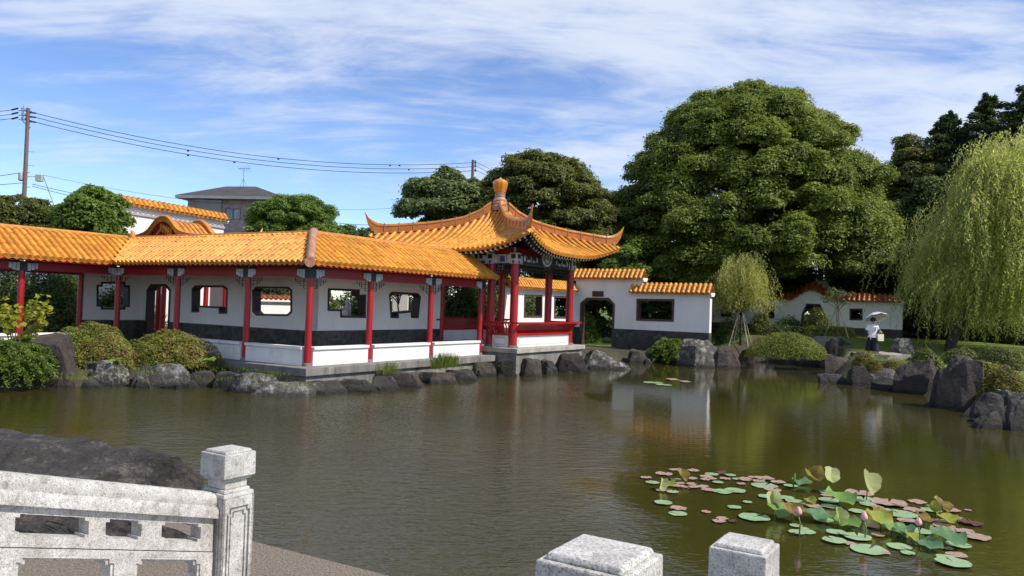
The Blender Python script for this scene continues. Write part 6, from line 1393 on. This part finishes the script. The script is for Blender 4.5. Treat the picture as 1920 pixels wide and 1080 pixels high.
LL = [(203, 175, 62, 0, LP, 'small pale folded lotus leaf at the left tip of the lotus patch', (.9, .3), .9, .08), (240, 172, 66, 0, LY, 'small yellow-green lotus leaf beside the pale folded one at the left tip', (.5, -.5), .3, .06), (300, 130, 70, 0, LO, 'brownish dark lotus leaf among the pink pads', (.5, .2), .5, .1),
 (930, 133, 92, 0, LO, 'withered golden-brown lotus leaf on a tall stem', (.5, -.25), .55, .26), (1003, 130, 84, 0, LP, 'pale cream lotus leaf beside the withered brown one', (.75, .15), .35, .28), (1170, 165, 112, 0, LP, 'pale folded lotus leaf standing alone, highest at the right', (.85, .5), .75, .3),
 (733, 252, 88, 0, LP, 'pale folded lotus leaf at the left of the central cluster', (1.0, -.2), .7, .22), (757, 300, 112, 0, LG, 'bright green lotus leaf under the pale folded one', (.75, .35), .3, .2), (822, 296, 104, 0, LO, 'olive brown lotus leaf beside the left pink bud', (.3, .1), .3, .18), (945, 320, 130, 0, LB, 'blue-green flat lotus leaf right of the left pink bud', (.12, .1), .1, .16), (1043, 325, 78, 0, LP, 'pale half-open lotus leaf in the centre of the cluster', (1.0, .1), .8, .2), (1085, 358, 116, 0, LG, 'green wavy lotus leaf in front of the pale half-open one', (.25, -.1), .2, .15), (1050, 243, 138, 0, LG, 'large green lotus leaf at the back of the central cluster', (.35, .15), .35, .2), (910, 255, 60, 0, LY, 'small yellow lotus leaf behind the blue-green one', (.4, -.4), .5, .08),
 (1232, 352, 140, 0, LY, 'large bright yellow-green lotus leaf standing on edge', (.75, .75), .35, .2), (1300, 385, 140, 0, LG, 'drooping green lotus leaf right of the large yellow-green one', (.55, .8), .25, .16), (1355, 393, 96, 0, LB, 'blue-green lotus leaf left of the right pink bud', (.3, -.4), .3, .18), (1398, 430, 92, 0, LY, 'yellow lotus leaf below the right pink bud', (.6, .6), .3, .12), (1555, 428, 152, 0, LB, 'large dark green lotus leaf at the lower right of the patch', (.45, .25), .3, .24), (1472, 463, 112, 0, LB, 'dark green lotus leaf left of the large lower right one', (.4, -.2), .3, .12), (1495, 290, 72, 0, LY, 'yellow lotus leaf on edge among the pink pads at the right', (.7, -.7), .6, .18), (1530, 272, 92, 0, LO, 'golden withered lotus leaf at the upper right of the patch', (.35, .3), .35, .2), (1560, 340, 104, 0, LY, 'flat yellow lotus leaf near the dark red pads', (.2, .1), .3, .14), (1440, 335, 86, 0, LO, 'olive lotus leaf above the right pink bud', (.2, .3), .3, .14), (868, 166, 90, 0, LB, 'dark flat lotus leaf below the withered golden-brown one', (.1, .0), .2, .05), (1245, 315, 90, 0, LO, 'olive lotus leaf behind the large yellow-green one', (.3, .2), .3, .14)]
for k, (x, y, w_, h_, m, lb, tl, fd, st) in enumerate(LL): q_ = 1 if m is LP or m is LO else .42; lotus(x, y, w_ * .98, h_, m, lb, (tl[0] * q_, tl[1] * q_), fd * (.8 if q_ < 1 else 1), st * (.8 if q_ == 1 else .45), k)
PINK = mat('pink_petals', (.72, .42, .42), .5, .3, 20, col2=(.62, .24, .28))
def bud(x, y, stem, label, s=1.0):
    px, py = zl(x, y); base = gz(px, py + stem * FPX / 10.2, 0); c = gy(px, py, base.y); t = thing('lotus_bud', base, label, 'lotus bud')
    mb = MB(); mb.tube([base - Z * .1, base.lerp(c, .5) + Vector((.02, 0, 0)), c - Z * .05], .009, 6); mb.build('stem', STEM, t, smooth=180)
    mb = MB()
    for k in range(6):
        a = k * 1.05 + .3; o = Vector((math.cos(a), math.sin(a), 0)) * .012; mb.lathe(c + o, [(.012 * s, -.065 * s), (.042 * s, -.04 * s), (.05 * s, -.005 * s), (.036 * s, .045 * s), (.012 * s, .085 * s), (.002, .1 * s)], 10)
    mb.build('petals', PINK, t, smooth=180)
bud(852, 302, .32, 'pink lotus bud at the left of the central cluster', .6); bud(1163, 326, .3, 'pink lotus bud in the middle behind the yellow-green leaf', .6); bud(1420, 352, .3, 'pale pink lotus bud at the right of the cluster', .55)
mb = MB(); p = gz(*zl(826, 190), 0); t = gy(*zl(836, 118), p.y); mb.tube([p, p.lerp(t, .6), t], [.008, .018, .004], 6); tag(mb.build('lotus_shoot', LG, None, p, smooth=180), 'thin rolled lotus shoot left of the withered golden-brown leaf', 'lotus leaf')
for k, (x, y, s) in enumerate(((1225, 718, .35), (1262, 712, .3), (1245, 722, .28), (1285, 716, .25))):
    p = gz(x, y, 0); o = link_mesh('lily_pad', pads['p' if k % 2 else 'g'][0], None, (p.x, p.y, .012)); o.scale = (s, s, s); tag(o, 'lily pad adrift in the open pond beyond the lotus patch', 'lily pad', 'lily pads adrift in the open pond')
# ================================================================== PERSON WITH PARASOL
SKIN = mat('skin', (.50, .30, .22), .5, .1, 8); TEE = mat('white_cotton', (.78, .78, .80), .85, .06, 6, bump=.2, bs=30); NAVY = mat('navy_cloth', (.010, .013, .028), .85, .3, 6, bump=.2, bs=25); HAT = mat('black_straw', (.025, .025, .03), .8, .3, 20, bump=.3); HAIR = mat('black_hair', (.012, .010, .010), .5, .3, 30)
pb_ = gz(1637.5, 662.9, 1.0); PX = Vector((pb_.x, 33.9, gh(pb_.x, 33.9) + .034))
per = thing('person', PX, 'person in white print t-shirt, wide navy trousers and dark hat walking on the path', 'person')
def skin_body():
    V = []; E_ = []; Rr = []
    def v(p, r, par=None):
        V.append(p); Rr.append(r); i = len(V) - 1
        if par is not None: E_.append((par, i))
        return i
    pel = v((0, 0, .88), (.135, .095)); wa = v((0, 0, 1.02), (.115, .085), pel); ch = v((0, -.01, 1.2), (.14, .095), wa); nb = v((0, 0, 1.34), (.075, .065), ch); nk = v((0, -.005, 1.41), (.05, .05), nb)
    h1 = v((0, -.02, 1.47), (.066, .078), nk); h2 = v((0, -.018, 1.545), (.074, .092), h1); h3 = v((0, -.01, 1.61), (.05, .06), h2)
    for sx in (-1, 1):
        f = -.13 if sx > 0 else .10   # mid-stride: one foot forward
        hp = v((sx * .085, 0, .80), (.085, .085), pel); kn = v((sx * .095, f * .45 - .02, .47), (.055, .055), hp); ank = v((sx * .095, f + .03, .085), (.035, .036), kn); toe = v((sx * .105, f - .06, .04), (.035, .025), ank); v((sx * .11, f - .13, .03), (.028, .018), toe)
    ha = {}
    for sx in (-1, 1):
        sh = v((sx * .165, 0, 1.315), (.05, .05), nb)
        if sx < 0: el = v((-.215, .02, 1.07), (.036, .036), sh); wr_ = v((-.17, -.10, .86), (.024, .024), el); hd = v((-.155, -.125, .80), (.028, .018), wr_); hv = Vector((.15, -.3, -1)).normalized()
        else: el = v((.235, .0, 1.07), (.036, .036), sh); wr_ = v((.20, -.20, 1.10), (.024, .024), el); hd = v((.19, -.25, 1.13), (.028, .02), wr_); hv = Vector((-.5, -.4, .6)).normalized()
        b = Vector(V[hd]); sd_ = hv.cross(Vector((0, 1, .2))).normalized()
        for k, ln in enumerate((.062, .072, .068, .052)):
            r0 = b + sd_ * (.026 - .0175 * k) + hv * .02; i1 = v(tuple(r0), (.009, .009), hd); i2 = v(tuple(r0 + hv * ln * .6), (.008, .008), i1); v(tuple(r0 + hv * ln + Vector((0, -.02, 0))), (.006, .006), i2)
        t1 = v(tuple(b + sd_ * .035 - hv * .005), (.010, .010), hd); v(tuple(b + sd_ * .055 + hv * .035), (.008, .008), t1)
    me = bpy.data.meshes.new('body'); me.from_pydata([(p[0], p[1], p[2]) for p in V], E_, []); me.materials.append(SKIN); o = link_mesh('body', me, per)
    sk = o.modifiers.new('skin', 'SKIN'); sl_ = me.skin_vertices.new(name='skin') if not me.skin_vertices else me.skin_vertices[0]
    for i, r in enumerate(Rr): sl_.data[i].radius = r
    sl_.data[0].use_root = True
    sb = o.modifiers.new('sub', 'SUBSURF'); sb.levels = 2; sb.render_levels = 2
    return o
body = skin_body()
def ring_mesh(rows, n=20):
    """rows: (centre, rx, ry) stacked into a tube"""
    mb = MB(); vs = []
    for c, rx, ry in rows:
        for k in range(n): a = 2 * math.pi * k / n; w_ = 1 + .03 * math.sin(a * 4 + c[2] * 20); vs.append(PX + Vector((c[0] + rx * w_ * math.cos(a), c[1] + ry * w_ * math.sin(a), c[2])))
    mb.add(vs, [(i * n + k, i * n + (k + 1) % n, (i + 1) * n + (k + 1) % n, (i + 1) * n + k) for i in range(len(rows) - 1) for k in range(n)]); return mb
mb = ring_mesh([((0, 0, .80), .205, .15), ((0, 0, .92), .19, .14), ((0, -.005, 1.05), .175, .13), ((0, -.01, 1.2), .185, .135), ((0, -.005, 1.30), .175, .12), ((0, 0, 1.365), .115, .085), ((0, 0, 1.392), .068, .062)])
for sx in (-1, 1):
    a, b = PX + Vector((sx * .13, 0, 1.325)), PX + Vector((sx * .245, .01, 1.11)); mb.tube([a, a.lerp(b, .5) + Vector((sx * .012, 0, .01)), b], [.075, .082, .085], 14, cap=False)
tee = mb.build('t_shirt', TEE, per, smooth=180)
mb = MB(); mb.box(PX + Vector((.01, -.152, 1.17)), (1, 0, 0), (0, 1, 0), Z, .075, .004, .09); mb.box(PX + Vector((.03, -.157, 1.235)), (1, 0, 0), (0, 1, 0), Z, .075, .003, .02); mb.build('shirt_print', mat('grey_print', (.18, .18, .20), .8, .7, 30, col2=(.5, .5, .52)), tee)
mb = MB(); n = 18
for sx, f in ((-1, .10), (1, -.13)):
    r_ = ring_mesh([((sx * .10, f + .02, .22), .15, .13), ((sx * .10, f * .75 + .01, .42), .135, .12), ((sx * .095, f * .35, .65), .125, .115), ((sx * .075, 0, .84), .115, .12), ((sx * .06, 0, .93), .10, .11)]); mb.add(r_.v, r_.f)
mb.build('trousers', NAVY, per, smooth=180)
mb = MB()
for sx, f in ((-1, .10), (1, -.13)): c = PX + Vector((sx * .10, f - .04, .02)); mb.box(c, (1, 0, 0), (0, 1, 0), Z, .042, .12, .022)
mb.build('sandals', mat('tan_leather', (.20, .12, .07), .6), per, bevel=.01)
mb = MB(); mb.lathe(PX + Vector((0, -.005, 1.50)), [(.085, .0), (.098, .05), (.095, .09), (.07, .125), (.02, .14)], 16); mb.build('hair', HAIR, per, smooth=180)
mb = MB(); mb.lathe(PX + Vector((0, -.01, 1.575)), [(.185, -.03), (.19, -.022), (.11, .012), (.105, .06), (.092, .095), (.03, .11)], 20); mb.build('hat', HAT, per, smooth=60)
mb = MB()
for sx in (-1, 1): mb.lathe(PX + Vector((sx * .030, -.106, 1.535)), [(.003, -.006), (.009, 0), (.003, .006)], 8)
mb.build('eyes', HAIR, per); mb = MB(); mb.tube([PX + Vector((0, -.10, 1.535)), PX + Vector((0, -.125, 1.505)), PX + Vector((0, -.10, 1.50))], [.006, .012, .008], 6); mb.build('nose', SKIN, per, smooth=180)
mb = MB(); mb.box(PX + Vector((0, -.093, 1.472)), (1, 0, 0), (0, 1, 0), Z, .022, .006, .005); mb.build('mouth', mat('lips', (.35, .10, .10), .5), per)
mb = MB()
for sx in (-1, 1): mb.lathe(PX + Vector((sx * .078, .0, 1.515)), [(.006, -.028), (.013, 0), (.008, .026)], 8)
mb.build('ears', SKIN, per, smooth=180)
mb = MB(); a, b = PX + Vector((.235, -.02, 1.10)), PX + Vector((.20, -.20, 1.10)); mb.tube([a, b], [.046, .036], 10); mb.build('arm_sleeve', NAVY, per, smooth=180)
# parasol
HD = PX + Vector((.18, -.27, 1.16)); ptop = PX + Vector((.10, .10, 1.87)); pax = (ptop - HD).normalized()
par = thing('parasol', HD, 'silver-grey parasol with white rim held over the walking person', 'parasol')
mb = MB(); mb.tube([HD - pax * .10, ptop + pax * .03], .008, 8); mb.tube([HD - pax * .12, HD + pax * .0], .014, 8); mb.build('shaft', MET, par)
ux = pax.orthogonal().normalized(); uy = pax.cross(ux); vs = []; n = 32; RR = .50; rows = (0.02, .25, .5, .75, .92, 1.0)
for q in rows:
    for k in range(n):
        a = 2 * math.pi * k / n; sc_ = 1 - .06 * q * abs(math.sin(a * 4)); z = -.24 * q * q - .02 * q * abs(math.sin(a * 4)); vs.append(ptop + (ux * math.cos(a) + uy * math.sin(a)) * (RR * q * sc_) + pax * z)
mb = MB(); mb.add(vs[:n * 5], [(i * n + k, i * n + (k + 1) % n, (i + 1) * n + (k + 1) % n, (i + 1) * n + k) for i in range(4) for k in range(n)]); cn = mb.build('canopy', mat('silver_grey_fabric', (.55, .55, .57), .6, .1), par, smooth=180, fix=False)
mb = MB(); mb.add(vs[n * 4:], [(k, (k + 1) % n, n + (k + 1) % n, n + k) for k in range(n)]); mb.build('rim', mat('white_lace', (.8, .8, .8), .7), cn, smooth=180, fix=False)
mb = MB()
for k in range(8): a = 2 * math.pi * k / 8; mb.tube([vs[n + k * 4] - pax * .004, vs[3 * n + k * 4] - pax * .006, vs[5 * n + k * 4] - pax * .004], .004, 4)
mb.build('ribs', MET, par)
bagc = PX + Vector((.275, -.14, .80)); bag = thing('tote_bag', bagc - Z * .14, 'cream canvas tote bag hanging from the person arm', 'bag')
CR = mat('cream_canvas', (.62, .57, .45), .9, .15, 10, bump=.2); mb = MB(); mb.frustum(bagc, Vector((.95, .3, 0)).normalized(), Vector((-.3, .95, 0)).normalized(), .15, .05, .17, .03, -.14, .16); mb.build('bag_body', CR, bag, bevel=.015)
for sg in (-1, 1):
    mb = MB(); o = Vector((-.3, .95, 0)).normalized() * (.028 * sg); e = Vector((.95, .3, 0)).normalized(); mb.tube([bagc + Z * .15 - e * .07 + o, bagc + Z * .27 - e * .05 + o, bagc + Z * .30 + o * .5, bagc + Z * .27 + e * .04 + o, bagc + Z * .15 + e * .07 + o], .011, 6); mb.build('handle', CR, bag, smooth=180)
cor['label'] = 'zigzag covered corridor with orange barrel tile roof, red columns and low white walls'
